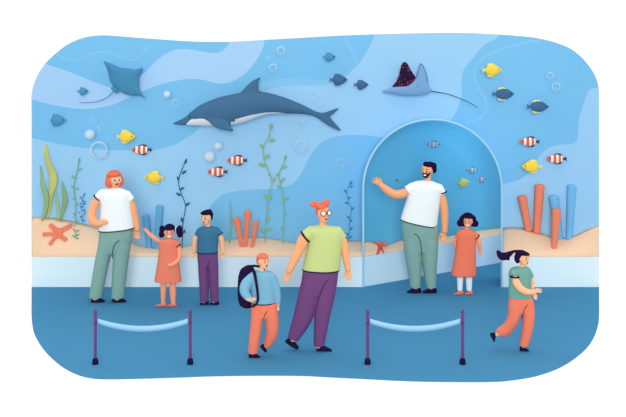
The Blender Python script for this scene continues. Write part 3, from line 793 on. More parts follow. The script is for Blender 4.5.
# ------------------------------------------------------------------ barriers
def barrier(xl, xr, label):
    D = H * F / (364 - HZ); s = D / F; xm = (xl + xr) / 2
    r = empty('rope_barrier', ground(xm, 364)); tag(r, label, 'barrier', 'rope barriers on the floor')
    for x in (xl, xr):
        p = MB(xm, 364, s); p.tube([(x, 361, 0, 1.5), (x, 312.2, 0, 1.5)], n=16); p.tube([(x, 312.4, 0, 1.75), (x, 311.2, 0, 1.75)], n=16)
        po = p.build('post', POSTM, r)
        q = MB(xm, 364, s); q.loft([(x - 3.1, 364, x + 3.1, 364, 3.1), (x - 3.1, 362.2, x + 3.1, 362.2, 3.1), (x - 2.9, 360, x + 2.9, 360, 2.9), (x - 2, 358.4, x + 2, 358.4, 2), (x - 1.6, 357.8, x + 1.6, 357.8, 1.6)], sub=2, n=24)
        q.build('post_base', NAVY, po)
        k = MB(xm, 364, s); sg = 1 if x == xl else -1
        k.loft([(x + sg * .2 - 1.9, 323.4, x + sg * .2 + 1.9, 323.4, 1.9), (x + sg * .2 - 1.9, 318.2, x + sg * .2 + 1.9, 318.2, 1.9)], sub=1, n=20); k.build('clip', POSTM, po)
    b = MB(xm, 364, s); rr = []
    for i in range(25):
        t = i / 24; x = xl + 1.6 + (xr - xl - 3.2) * t; dip = 8.0 * (1 - (2 * t - 1) ** 2); hw = 2.5 + .4 * math.sin(math.pi * t)
        rr.append([b.P(x, 320.8 + dip - hw, -.22), b.P(x, 320.8 + dip + hw, -.22), b.P(x, 320.8 + dip + hw, .22), b.P(x, 320.8 + dip - hw, .22)])
    b.rings(rr); b.build('band', ROPEM, r)
barrier(95.3, 190.2, 'rope barrier at the left, in front of the girl with pigtails')
barrier(367.6, 462.6, 'rope barrier in front of the archway')

# ------------------------------------------------------------------ people
class Fig:
    def __init__(self, fx, fy_, label, group=None):
        g = ground(fx, fy_); self.fx, self.fy, self.s = fx, fy_, (D0 + g.y) / F
        self.root = empty('person', g); tag(self.root, label, 'person', group)
        self.body = self.mb(); self.paints = []
    def mb(self): return MB(self.fx, self.fy, self.s)
    def head(self, cx, cy, rx, ry, turn=0, nod=0, ear=1, nose=1.0, smile=False, eyes=True):
        """turn in degrees: 0 to the viewer, + to the viewer's right"""
        B = self.body; a = math.radians(turn); self.hd = (cx, cy, rx, ry, a)
        rd = rx * 1.08
        B.ball(cx, cy - ry * .12, 0, rx, ry * .88, rd)
        fx_, fd = math.sin(a), -math.cos(a); rxv, rdv = math.cos(a), math.sin(a)
        B.ball(cx + fx_ * rx * .22, cy + ry * .48, fd * rx * .22, rx * .72, ry * .52, rx * .72)
        B.ball(cx + fx_ * rx * 1.02, cy + ry * .14, fd * rx * 1.02, rx * .17 * nose, ry * .16 * nose, rx * .2 * nose)
        if ear:
            for sg in (-1, 1): B.ball(cx + rxv * rx * .97 * sg, cy + ry * .08, rdv * rx * .97 * sg, rx * .17, ry * .2, rx * .17)
        def face_pt(lat, hgt):
            q = math.sqrt(max(0.05, 1 - lat * lat - hgt * hgt * .8))
            return B.P(cx + fx_ * rd * q + rxv * lat * rx, cy - hgt * ry, fd * rd * q + rdv * lat * rx)
        self.face_pt = face_pt
        if eyes:
            for sg in (-1, 1):
                self.paints.append((face_pt(.4 * sg, .0), rx * .12 * self.s, 1, (1, 1.3)))
                self.paints.append((face_pt(.4 * sg, .3), rx * .2 * self.s, 1, (1, .4)))
        self.paints.append((face_pt(0, -.52), rx * .3 * self.s, 3 if smile else 2, (1, .45)))
        return self
    def finish(self, skin, voxel=0.005):
        P = self.paints
        def pf(c, n):
            for p, r, i, (sx, sz) in P:
                d = c - p
                if (Vector((d.x, d.y, 0)).length / sx) ** 2 + (d.z / sz) ** 2 < r * r and abs(d.y) < 3 * r + .02: return i
            return 0
        self.bo = self.body.build('body', [skin, NAVY, MOUTH, TEETH, BEARD], self.root, voxel=voxel, smooth=3, paint=pf)
        return self.bo
    def part(self, name, m, fn, voxel=0.0055, smooth=3, parent=None, paint=None):
        b = self.mb(); fn(b); return b.build(name, m, parent or self.root, voxel=voxel, smooth=smooth, paint=paint)
    def shoe(self, rows, m=NAVY, name='shoe'):
        """rows (x, ytop, ybot, half depth) from heel to toe"""
        b = self.mb(); b.loft([(x, t, x, bo, d) for x, t, bo, d in rows], e=2.6, cap=(.25, .3)); return b.build(name, m, self.root)
    def shoe2(self, rows, m=NAVY, name='shoe'):
        b = self.mb(); b.loft(rows, e=2.5, cap=(.25, .3)); return b.build(name, m, self.root)
    def hem(self, row, name, m=NAVY, h=.9, grow=.35):
        xl, yl, xr, yr, d = row[:5]; yc = row[5] if len(row) > 5 else 0
        b = self.mb(); b.loft([(xl - grow, yl - h / 2, xr + grow, yr - h / 2, d + grow, yc), (xl - grow, yl + h / 2, xr + grow, yr + h / 2, d + grow, yc)], sub=1, n=40)
        return b.build(name, m, self.root)
    def cuff(self, x, y, yc, ang, r, w=1.2, m=NAVY, parent=None):
        a = math.radians(ang); dx, dy = math.cos(a) * w / 2, -math.sin(a) * w / 2
        b = self.mb(); b.tube([(x - dx, y - dy, yc, r), (x + dx, y + dy, yc, r)], n=28, caps=False); return b.build('cuff', m, parent or self.root)

def slacks(b, TR, LL, RL):
    n_ = len(TR); b.loft([r[:4] + (r[4] * (1 if i < n_ - 2 else .94 if i == n_ - 2 else .8),) for i, r in enumerate(TR)], cap=(0, .25))
    for L in (LL, RL):
        a, c = L[0], L[1]; yc = lambda r: r[5] if len(r) > 5 else 0
        k = 9 / max(1, c[1] - a[1]) * .9
        up = tuple(a[i] - (c[i] - a[i]) * k * (1 if i in (1, 3) else .3) for i in range(4)) + (TR[-1][4] * .9, 0)
        mx_, my_ = (up[0] + up[2]) / 2, (up[1] + up[3]) / 2; up = (mx_ + (up[0] - mx_) * .8, up[1], mx_ + (up[2] - mx_) * .8, up[3]) + up[4:]
        b.loft([up, a[:4] + (max(a[4], TR[-1][4] * .88), yc(a)), c[:4] + (c[4] * 1.08, yc(c))] + [r[:5] + (yc(r),) for r in L[2:]], cap=(.3, 0))

def core(B, rows, f=.82, fd=.8):
    o = []
    for r in rows:
        xl, yl, xr, yr, d = r[:5]; yc = r[5] if len(r) > 5 else 0
        mx, my = (xl + xr) / 2, (yl + yr) / 2
        o.append((mx + (xl - mx) * f, my + (yl - my) * f, mx + (xr - mx) * f, my + (yr - my) * f, d * fd, yc))
    B.loft(o, cap=(.2, .2))

# ---- person with coral bob, left
p = Fig(110, 302, 'adult with coral bob in white T-shirt and sage trousers, one hand on hip')
B = p.body; p.head(115.2, 179.4, 6, 7.9, 30)
B.tube([(114.4, 184, .5, 3), (114, 189.5, .5, 3.2), (114, 193, .5, 4)])
SH = [(109.5, 188, 118.6, 187.8, 3.6), (102, 189.6, 124.5, 189.4, 6.5), (97.5, 192.4, 129, 192.6, 8.6), (98.6, 197, 130.2, 197, 9.6), (100.6, 205, 131, 206, 10), (100, 215, 132.2, 216, 10.4), (98.6, 230.6, 133.8, 227.6, 10.8)]
TR = [(99.6, 228, 133, 226, 9.8), (99, 236, 132.6, 236, 10.2), (98, 244, 131, 244, 10), (97, 251, 129.6, 251, 9.6)]
core(B, SH); core(B, TR[:-1], .78, .7)
B.tube([(101, 194.5, 0, 2.31), (96, 202, -.5, 4.5), (93, 209.5, -2, 4.5), (93, 216.5, -5, 4.4), (97.2, 221, -9, 4), (102.5, 221.4, -12, 3.1)]); B.hand(103.2, 221.2, -12.4, 12, 8.5, 1, 5, 14, 1)
B.tube([(128, 195.5, 1, 2.2), (131.6, 207, 2, 4.2), (134.6, 220, 2.4, 3.9), (136.6, 229, 2, 3.2)]); B.hand(136.7, 229.5, 2, -88, 11, -1, 5, 14, -1)
LL = [(98, 246, 114, 246, 7), (95, 260, 109.8, 260, 7), (92, 278, 106, 278, 6.6), (88.8, 297.4, 102.2, 297.6, 6.2)]
RL = [(112.5, 246, 130.6, 246, 7), (112.8, 260, 128.6, 260, 7), (111.8, 278, 126.4, 278, 6.6), (111, 297.6, 124.2, 297.6, 6.2)]
core(B, LL + [(94, 299.5, 100, 299.5, 2.6)], .6, .6); core(B, RL + [(115, 299.5, 121, 299.5, 2.6)], .6, .6)
p.finish(SKIN)
def hair(b):
    b.ball(113.4, 178, 2.6, 8.1, 7.8, 7); b.ball(109.4, 182.4, 1.2, 4.6, 5.6, 6.5); b.ball(119, 182, 5, 4, 5.6, 4); b.ball(114, 174.2, -1, 6.9, 3.7, 6.6)
p.part('hair', CORALH, hair)
def glasses(b, cs, r=2.1, t=.35):
    for x, y, yc, rx in cs:
        b.tube([(x + rx * math.cos(k * math.pi / 10), y - r * math.sin(k * math.pi / 10), yc, t) for k in range(21)], sub=1, n=6, caps=False)
    if len(cs) > 1: b.tube([(cs[0][0] + cs[0][3], cs[0][1], cs[0][2], t), (cs[1][0] - cs[1][3], cs[1][1], cs[1][2], t)], n=6)
gl = p.mb(); glasses(gl, [(115.8, 179, -7, 2.1), (120.4, 179, -5.4, 1.7)], 2.1, .32); gl.build('glasses', WHITE, p.root)
def shirt(b):
    b.loft(SH, cap=(.1, 0)); b.tube([(103, 194, 0, 5.2), (98, 198.6, 0, 5)], caps=1); b.tube([(126.5, 195, .5, 4.6), (130.4, 200.5, 1.2, 4.6)], caps=1)
sh = p.part('shirt', WHITE, shirt)
p.cuff(98, 197.9, -.2, 232, 5.3, 1.1, parent=sh)
tr = p.part('trousers', SAGE, lambda b: slacks(b, TR, LL, RL), .005, 15)
p.hem((98.8, 230.8, 133.7, 227.9, 10.6), 'hem')
drape(tr, tr and p.mb(), [(121, 238.5), (117, 241.5), (114.6, 248), (112.6, 257.5)], .38, 'crease', SEAM, tr)
p.shoe([(91.6, 298.4, 302, 2.2), (94, 296.8, 302, 2.7), (98, 296.8, 302, 2.9), (101, 298.8, 302, 2.9), (104.4, 300.4, 302, 1.9)])
p.shoe([(112.8, 298.4, 302, 2.2), (115.4, 296.8, 302, 2.7), (119.4, 296.8, 302, 2.9), (122.6, 298.8, 302, 2.9), (126, 300.4, 302, 1.9)])

# ---- girl with pigtails
p = Fig(167, 306.4, 'girl in coral dress with two dark pigtails, one arm raised')
B = p.body; p.head(169.3, 232, 5, 6.6, 8, smile=True)
B.tube([(169, 236.5, .4, 1.9), (168.8, 240, .4, 2), (168.6, 243, .4, 3)])
DR = [(165.6, 238.4, 172.6, 238.4, 2.6), (161.4, 239.2, 176, 239.2, 4.2), (159, 241.6, 177.8, 241.6, 5.2), (158.8, 248, 177.8, 248, 5.6), (158, 258, 178.6, 258, 6), (156.2, 270, 180.2, 270, 7.2), (154.2, 281.4, 181.6, 281.4, 8.2)]
core(B, DR[:-2], .8, .8)
B.tube([(161.4, 242.6, 0, 1.38), (156, 239, -.5, 2.3), (151, 235, -1, 2), (147.6, 231.9, -1, 1.7)]); B.hand(147.2, 231.5, -1, 136, 5.6, -1, 10, 6, -1)
B.tube([(175.6, 242.6, 0, 1.43), (179, 249, -.5, 2.4), (179.8, 256, -2, 2.3), (177, 260.6, -5.5, 2.1), (173, 262.9, -8, 1.7)]); B.hand(172.6, 263, -8.2, 190, 5.4, -1, 6, 14, 1)
for rows in ([(160.8, 276, 167.2, 276, 3), (160.2, 284, 166.8, 284, 3), (160.6, 294, 166, 294, 2.6), (161.2, 304, 165, 304, 1.9)], [(168.8, 276, 176, 276, 3), (169, 284, 176.2, 284, 3), (169.8, 294, 176, 294, 2.6), (171.2, 304, 175.2, 304, 1.9)]): B.loft(rows, cap=(.2, .2))
p.finish(SKINC, .0042)
def hair(b):
    b.ball(169.3, 229.6, 1.6, 5.9, 5.6, 5.4); b.ball(169.2, 227.6, -2.2, 5.3, 2.6, 4)
p.part('hair', HAIRD, hair)
for x, sg in ((162.2, -1), (179, 1)):
    def tail(b, x=x, sg=sg):
        b.ball(x, 230.5, 1.6, 3.2, 5, 3.4, rot=-10 * sg); b.ball(x + sg * .7, 234.6, 1.4, 3, 3.4, 3); b.tube([(x, 229, 1.6, 1.8), (x - sg * 4, 229.5, 1.6, 1.4)])
    pt = p.part('pigtail', HAIRD, tail)
    b = p.mb(); b.tube([(x - sg * 3.1, 227.4, 1.4, .6), (x - sg * 3.6, 229.5, .6, .65), (x - sg * 3.4, 232, 1.4, .6)], n=8); b.build('hair_tie', WHITE, pt)
def dress(b):
    b.loft(DR, cap=(.1, 0)); b.tube([(162, 242.2, 0, 3.1), (159.6, 241, 0, 3)], caps=1); b.tube([(175.4, 242.2, 0, 3.1), (178, 245, -.1, 3.1)], caps=1)
dr = p.part('dress', DRESS, dress, .005)
p.cuff(178.2, 245.6, -.2, 300, 3.2, .8, parent=dr)
COS = mat('coral_shoe', (232, 128, 104))
p.shoe2([(166.4, 303, 166.4, 306.4, 1.6), (163.6, 302.4, 163.6, 306.4, 2), (160.4, 303.6, 160.4, 306.4, 2.1), (156.4, 305, 156.4, 306.4, 1.4)], COS)
p.shoe2([(176.4, 303, 176.4, 306.4, 1.6), (174, 302.4, 174, 306.4, 2), (171, 303.6, 171, 306.4, 2.1), (167.6, 305, 167.6, 306.4, 1.4)], COS)

# ---- boy in steel blue shirt
p = Fig(208.5, 304.6, 'boy in steel blue T-shirt and purple trousers with short dark hair, arms hanging')
B = p.body; p.head(206.2, 218, 5, 6.9, -28)
B.tube([(207.4, 222.5, .5, 2.3), (207.8, 227, .5, 2.3), (208, 230.5, .5, 3)])
SH = [(203.6, 226.4, 212, 226.4, 2.8), (199.4, 227.6, 217.4, 227.6, 4.6), (197.2, 231, 219.4, 231, 5.8), (197.4, 238, 218.6, 238, 6.4), (197.2, 245, 218, 245, 6.6), (196.4, 252, 218, 252, 6.8)]
TR = [(197, 250, 217.6, 250, 6.2), (197.4, 258, 217.8, 258, 6.4), (198, 266, 218.2, 266, 6.2)]
core(B, SH); core(B, TR[:-1], .78, .7)
B.tube([(198.6, 230.6, 0, 1.54), (195.6, 238, .3, 2.6), (194.4, 246, .3, 2.3), (194, 251.6, -.3, 1.8)]); B.hand(194, 252, -.3, -92, 6.6, 1, 6, 12, -1)
B.tube([(218, 230.6, 0, 1.65), (220.8, 238, .3, 2.7), (222.2, 246, .3, 2.4), (222.6, 252.6, -.3, 1.9)]); B.hand(222.6, 253, -.3, -88, 6.6, -1, 6, 12, -1)
LL = [(198, 262, 208, 262, 4.8), (198.4, 274, 208.6, 274, 4.6), (199.4, 288, 208.8, 288, 4.3), (200, 301.4, 208.6, 301.4, 3.8)]
RL = [(207.4, 262, 218.2, 262, 4.8), (208.6, 274, 218.4, 274, 4.6), (209.6, 288, 218.6, 288, 4.3), (210.2, 301.4, 218.6, 301.4, 3.8)]
core(B, LL + [(202.5, 302.6, 206.5, 302.6, 1.8)], .6, .6); core(B, RL + [(212.5, 302.6, 216.5, 302.6, 1.8)], .6, .6)
p.finish(SKINL, .0045)
def hair(b):
    b.ball(207.6, 215, 2.2, 5.5, 5.2, 5.2); b.ball(206.4, 212.4, -1.6, 5.4, 2.7, 4.6, rot=6); b.ball(202.6, 212.8, -2, 2, 1.7, 2); b.ball(211, 217.4, 1.5, 1.7, 3.4, 3); b.ball(209.4, 210.6, 0, 2.4, 1.4, 2.4)
p.part('hair', HAIRD, hair)
def shirt(b):
    b.loft(SH, cap=(.1, 0)); b.tube([(200, 230.8, 0, 3.4), (197, 235.6, .2, 3.1)], caps=1); b.tube([(216.8, 230.4, 0, 3.4), (219.8, 234.4, .2, 3.3)], caps=1)
sh = p.part('shirt', STEEL, shirt, .005)
p.cuff(219.9, 234.3, .1, 300, 3.45, .9, parent=sh)
tr = p.part('trousers', PURPLE, lambda b: slacks(b, TR, LL, RL), .005, 15)
p.hem((196.6, 252.2, 217.9, 252.2, 6.7), 'hem', h=.7)
drape(tr, p.mb(), [(211, 258), (208.6, 263), (208.2, 270)], .3, 'crease', SEAM, tr)
p.shoe2([(208.6, 301.4, 208.6, 304.6, 1.8), (206.2, 300.6, 206.2, 304.6, 2.2), (203.2, 302, 203.2, 304.6, 2.2), (199.8, 303.2, 199.8, 304.6, 1.4)])
p.shoe2([(218.8, 301.4, 218.8, 304.6, 1.8), (216.2, 300.6, 216.2, 304.6, 2.2), (213.2, 302, 213.2, 304.6, 2.2), (209.8, 303.2, 209.8, 304.6, 1.4)])

# ---- boy with backpack
p = Fig(258, 357.4, 'boy in pale blue jumper and orange trousers, walking with a dark backpack on his shoulder')
B = p.body; p.head(263.6, 261.2, 5.4, 7.2, 40)
B.tube([(262.6, 266, .5, 2.7), (262, 270.5, .5, 2.9), (262, 274, .5, 4)])
SH = [(257.4, 270.8, 267.6, 270.8, 3.6), (252.6, 271.8, 272.4, 272, 5.8), (250, 275.6, 275.4, 276, 7.4), (250.2, 284, 274.6, 284, 8), (250.2, 293, 274.6, 293, 8.2), (250.6, 302.6, 275.6, 302.4, 8.4)]
TR = [(251, 301, 275.8, 301, 7.8), (251, 309, 276.8, 309, 8), (251, 316, 277.6, 316, 7.8)]
core(B, SH); core(B, TR[:-1], .78, .7)
B.tube([(252.6, 276.5, -1, 2.42), (246.4, 283, -3, 4.2), (244.4, 289, -6, 3.9), (248, 294.4, -9.5, 3.2), (252.4, 296.8, -11.5, 2.2)]); B.hand(253, 296.8, -11.8, 22, 6.6, 1, 3, 38, -1)
B.tube([(273.4, 277, 0, 2.09), (276.4, 288, .4, 3.6), (277.8, 298, .4, 3.1), (278, 304.6, 0, 2)]); B.hand(278, 305, 0, -92, 6.6, -1, 5, 14, -1)
LL = [(251, 312, 264.4, 312, 6), (250.6, 322, 262.8, 322, 5.8), (249, 338, 260.2, 338, 5.4), (248, 353, 257.6, 353, 4.6)]
RL = [(263.8, 311, 277.8, 311, 6), (265.4, 322, 278.8, 321, 5.8, 1), (266, 331, 278, 333, 5.6, 2), (264.8, 338.6, 275.4, 341.5, 5.2, 4), (263, 345, 269.2, 350.4, 4.4, 6)]
core(B, LL + [(250.5, 355, 255, 355, 2)], .6, .6); core(B, RL + [(262.6, 348, 266.6, 351, 2, 6.5)], .6, .6)
p.finish(SKINL, .0045)
def hair(b):
    b.ball(262.4, 257.8, 1.6, 6.1, 4.6, 5.6); b.ball(259.6, 261, 2.6, 3.8, 4.6, 4.6); b.ball(263.6, 256.4, -2, 5.5, 2.1, 4.8, rot=5)
p.part('hair', mat('coral_hair_short', (226, 122, 96)), hair)
def shirt(b):
    b.loft(SH, cap=(.1, 0)); b.tube([(254, 276.4, -1, 5.2), (247, 283, -3, 5.8), (245.2, 289.4, -6, 5.2), (248.4, 294.2, -9, 3.9), (251.2, 296, -10.4, 3)], caps=1)
    b.tube([(272.4, 277.4, 0, 4.4), (276, 288, .4, 4.2), (277.4, 297, .4, 3.6), (277.7, 303.4, 0, 2.8)], caps=1)
sh = p.part('shirt', PALEB, shirt, .005)
p.cuff(251.6, 296.2, -10.6, -20, 3.1, .8, PALEB, sh); p.cuff(277.7, 303.6, 0, -92, 2.9, .8, PALEB, sh)
tr = p.part('trousers', ORANGE, lambda b: slacks(b, TR, LL, RL), .005, 15)
p.hem((250.8, 302.6, 275.5, 302.5, 8.3), 'hem')
drape(tr, p.mb(), [(268, 309), (265.4, 312), (263.8, 318)], .3, 'crease', SEAM, tr)
p.shoe([(248.9, 354, 357.4, 2), (251.4, 352, 357.4, 2.5), (254.6, 352.6, 357.4, 2.7), (257.4, 355.2, 357.4, 2.6), (260.2, 356.4, 357.4, 1.6)])
p.shoe2([(264, 346.2, 259.8, 348.6, 2, 6.6), (264.6, 347.6, 260.6, 350.2, 2.3, 6.6), (265.6, 350.2, 262.6, 352.4, 2.4, 6.4), (266.6, 353.4, 265, 354.6, 1.6, 6.2)])
# backpack: carried by the boy, a thing of its own
g = ground(258, 357.4)
bp = empty('backpack', g); tag(bp, 'dark navy backpack with a shoulder strap, on the back of the walking boy', 'backpack')
b = p.mb()
b.loft([(245, 268.2, 253, 268.6, 3, 8), (240.2, 271.6, 253, 272.4, 5.4, 9), (237.6, 279, 252, 280, 6.6, 10), (236.8, 290, 252, 290, 7, 10.4), (237, 300, 252.4, 301, 7, 10.4), (239, 307.6, 252.4, 308.4, 6, 10), (242.4, 309.6, 250.6, 309.8, 4, 9.6)], e=2.6, cap=(.3, .3))
BAGM = mat('backpack_navy', (38, 24, 60))
b.build('bag', BAGM, bp, voxel=.006)
b = p.mb(); b.loft([(238.4, 291, 251.4, 291, 2.2, 17.2), (238.6, 305, 251.4, 305, 2.2, 17.2)], e=3.2, sub=2, cap=(.2, .2)); b.build('pocket', BAGM, bp)
b = p.mb(); b.tube([(247, 269, 8, 1.7), (251.5, 268.4, 2, 1.7), (254.4, 270.4, -5.5, 1.6), (256, 276, -9.2, 1.4), (257.4, 284, -10, 1.3), (258.4, 292.5, -11, 1.2), (258, 299, -10.4, 1.1), (253.6, 303.6, -9.6, 1), (249, 306, 2, 1), (246.6, 306.5, 7, 1)], flat=.6, n=12); b.build('strap', BAGM, bp)
b = p.mb(); b.tube([(246, 268.8, 7, 1.2), (253, 267.2, 5, 1.2), (258.6, 267.6, 4.6, 1.2), (262, 268.6, 3.6, 1.0), (264.4, 269.4, -1.5, .9)], flat=.7, n=12); b.build('strap', BAGM, bp)

# ---- woman with hair buns
p = Fig(312, 351, 'woman in lime top and purple trousers with round glasses and two coral hair buns, striding')
B = p.body; p.head(323, 213.6, 5.8, 9.2, 38, smile=False)
B.tube([(322.6, 219.5, .5, 2.9), (322.4, 226, .5, 3), (322, 231, .5, 4.5)])
SH = [(316.6, 225.6, 328, 225.6, 3.6), (309, 227.2, 337, 227.2, 7), (305.8, 231, 341.6, 231, 9.6), (308.6, 237, 342.6, 237, 10.6), (307.4, 246, 342, 246, 11), (304.8, 257, 340.8, 258, 11.4), (302, 269, 339.6, 270, 11.8)]
TR = [(303, 267, 338.6, 268, 10.8), (302, 276, 338, 276, 11), (300.6, 285, 337, 285, 10.8), (299.4, 293, 335.6, 293, 10.4)]
core(B, SH); core(B, TR[:-1], .78, .7)
B.tube([(309, 232.5, -.5, 2.6), (304, 238.6, -1.5, 5.8), (298.4, 251, -2, 4.9), (292.4, 263.5, -3, 4), (289, 270, -3.4, 3.2)]); B.hand(288.8, 270.4, -3.4, -112, 12, 1, 6, 12, -1)
B.tube([(339, 231.5, 1.5, 2.48), (343, 242, 2.4, 4.3), (345.2, 254, 2.4, 3.9), (347.2, 265, 1.4, 3.3), (348, 269.6, .6, 2.9)]); B.hand(348, 270, .6, -84, 12, -1, 6, 12, -1)
LL = [(299.6, 288, 319, 288, 7.8), (296.4, 302, 317.4, 303, 7.6), (292.2, 320, 311, 323, 7.2, 1.5), (287.4, 338.4, 298.4, 341.6, 5.2, 3)]
RL = [(315.4, 287, 336.4, 288, 8), (314.6, 302, 333.6, 302, 7.8), (314, 322, 329, 322, 7.2), (313.6, 345.6, 324.4, 345.6, 5.2)]
core(B, LL + [(289, 342, 294, 344, 2.2, 3)], .6, .6); core(B, RL + [(317, 347.5, 322, 347.5, 2.2)], .6, .6)
p.finish(SKIN)
def hair(b):
    b.ball(321.6, 207.6, 1.4, 6.2, 5.2, 5.6); b.ball(318.4, 212, 3, 3, 5.4, 5); b.ball(314, 204.2, 1, 4.4, 2.9, 3.4, rot=8); b.ball(326, 203.2, 0, 3.3, 4.6, 3.4, rot=-14); b.tube([(314, 204.4, 1, 2.4), (320, 206, 0, 3.2)]); b.ball(321.4, 206.6, -2.6, 4.6, 2.6, 4)
p.part('hair', CORALH, hair)
gl = p.mb(); glasses(gl, [(323.4, 212, -7.2, 2.7), (329.2, 212, -5, 2.0)], 2.7, .34); gl.tube([(326.2, 211.6, -7.2, .32), (327.4, 211.6, -6, .32)], n=6)
go = gl.build('glasses', NAVY, p.root)
gl = p.mb()
for x, yc, rx in ((323.4, -7.1, 2.6), (329.2, -4.9, 1.9)): gl.ball(x, 212, yc, rx, 2.6, .18)
gl.build('lens', clear_mat('spectacle_lens', (1, 1, 1), 0.0, .62, (252, 250, 248)), go)
def shirt(b):
    b.loft(SH, cap=(.1, 0)); b.tube([(311.6, 231.4, 0, 5.8), (305.8, 236.2, -1, 6.4)], caps=1); b.tube([(337.6, 231.6, 1, 5), (341.8, 238.6, 2, 5)], caps=1)
sh = p.part('shirt', LIME, shirt)
p.cuff(305.4, 236.5, -1.05, 219, 6.95, 1.5, parent=sh)
tr = p.part('trousers', PURPLE, lambda b: slacks(b, TR, LL, RL), .005, 15)
p.hem((302.4, 269.3, 339.2, 270.2, 11.6), 'hem', h=1.1)
drape(tr, p.mb(), [(328.6, 277), (324.4, 281), (320, 292), (316.6, 305), (315.2, 312)], .42, 'crease', SEAM, tr)
p.shoe2([(290.6, 338.6, 285, 342.6, 2.4, 3), (293, 340.6, 287.6, 345, 2.8, 3), (296, 344.2, 292, 348, 2.8, 3), (298.8, 348.2, 297.2, 350.4, 1.8, 3)])
p.shoe([(317, 346.6, 351, 2.3), (319.4, 345, 351, 2.8), (323, 345.4, 351, 3), (327.4, 347.6, 351, 3), (331.8, 349.6, 351, 1.9)])

# ---- bearded man in the archway
p = Fig(420, 292.8, 'bearded man in white T-shirt and sage trousers waving one hand in the archway')
B = p.body; p.head(427, 170.6, 5.6, 7.6, -32, smile=True)
for (hx, hy, r_) in ((-.05, -.55, .62),): pass
fpnt = p.face_pt
for lat, hg, rr in ((0, -.8, .3), (-.3, -.72, .3), (.3, -.72, .3), (-.58, -.5, .3), (.58, -.5, .3), (-.8, -.3, .26), (.8, -.3, .26), (0, -.3, .2), (.28, -.32, .2), (-.28, -.32, .2)):
    p.paints.append((fpnt(lat, hg), rr * 5.6 * p.s, 4, (1, 1)))
B.tube([(428.4, 176, .5, 2.8), (427.6, 181, .5, 2.9), (427, 185.5, .5, 4)])
SH = [(421.4, 180.4, 433, 181.2, 3.6), (414.4, 181.6, 439, 184, 6.5), (409.4, 185, 443, 189, 8.8), (408, 192, 440.6, 195.6, 9.6), (406.2, 200, 439.8, 204, 10), (403.2, 210, 438.4, 215, 10.4), (400.4, 219.2, 437, 227, 10.8)]
TR = [(402, 217.6, 437, 223.6, 9.8), (401.6, 226, 438.6, 230, 10.2), (402.8, 238, 438.4, 239, 10), (404, 250, 437.8, 250, 9.6)]
core(B, SH); core(B, TR[:-1], .78, .7)
B.tube([(411, 188.6, 0, 2.42), (402, 193.6, -1.5, 4.6), (394, 193.6, -3, 4.4), (387.4, 190, -4, 4), (381.6, 185, -4.4, 3)]); B.hand(381.2, 184.6, -4.4, 140, 12.5, -1, 11, 5, -1)
B.tube([(440.4, 190, 0.6, 2.37), (443.4, 203, 1.4, 4.2), (444.8, 217, 1.4, 3.8), (444.6, 231, .6, 3.1)]); B.hand(444.6, 231.6, .6, -100, 12, -1, 6, 14, -1)
LL = [(403.6, 246, 421.6, 248, 7.4), (406, 262, 421.6, 262, 7), (408.4, 275, 421.2, 275, 6.6), (410, 287, 420.8, 287, 6)]
RL = [(420.4, 246, 438.2, 248, 7.4), (422, 262, 437.2, 262, 7), (423.8, 275, 436.6, 275, 6.6), (425.4, 287, 436.2, 287, 6)]
core(B, LL + [(413, 289, 418, 289, 2.4)], .6, .6); core(B, RL + [(428.4, 289, 433.4, 289, 2.4)], .6, .6)
p.finish(SKIN)
def hair(b):
    b.ball(430.4, 167.2, 2.6, 6, 5.2, 5.6); b.ball(427.6, 164.6, -1.4, 5, 2.6, 5, rot=-8); b.ball(425.6, 163.2, -2.4, 2.6, 2, 3); b.ball(434.4, 169.6, 1.6, 2.6, 4, 4); b.ball(433.4, 166, 0, 3.4, 3.6, 4)
p.part('hair', HAIRD, hair)
def shirt(b):
    b.loft(SH, cap=(.1, 0)); b.tube([(413, 187.6, 0, 5.4), (407, 191, -.6, 5.2)], caps=1); b.tube([(438.6, 188.4, .4, 5), (441.6, 194, .8, 5)], caps=1)
sh = p.part('shirt', WHITE, shirt)
p.cuff(441.8, 192.6, .8, 282, 5.3, 1.1, parent=sh)
tr = p.part('trousers', SAGE, lambda b: slacks(b, TR, LL, RL), .005, 15)
p.hem((400.7, 219.4, 437, 227.2, 10.6), 'hem')
drape(tr, p.mb(), [(413.6, 232), (417, 234), (419.6, 241), (421, 252)], .38, 'crease', SEAM, tr)
p.shoe2([(420.8, 288.8, 420.8, 292.8, 2.2), (418, 287, 418, 292.8, 2.7), (414, 287.6, 414, 292.8, 2.9), (410.8, 289.8, 410.8, 292.8, 2.8), (407.2, 291.4, 407.2, 292.8, 1.8)])
p.shoe2([(436.4, 288.8, 436.4, 292.8, 2.2), (433.6, 287, 433.6, 292.8, 2.7), (429.8, 287.6, 429.8, 292.8, 2.9), (426.6, 289.8, 426.6, 292.8, 2.8), (423, 291.4, 423, 292.8, 1.8)])

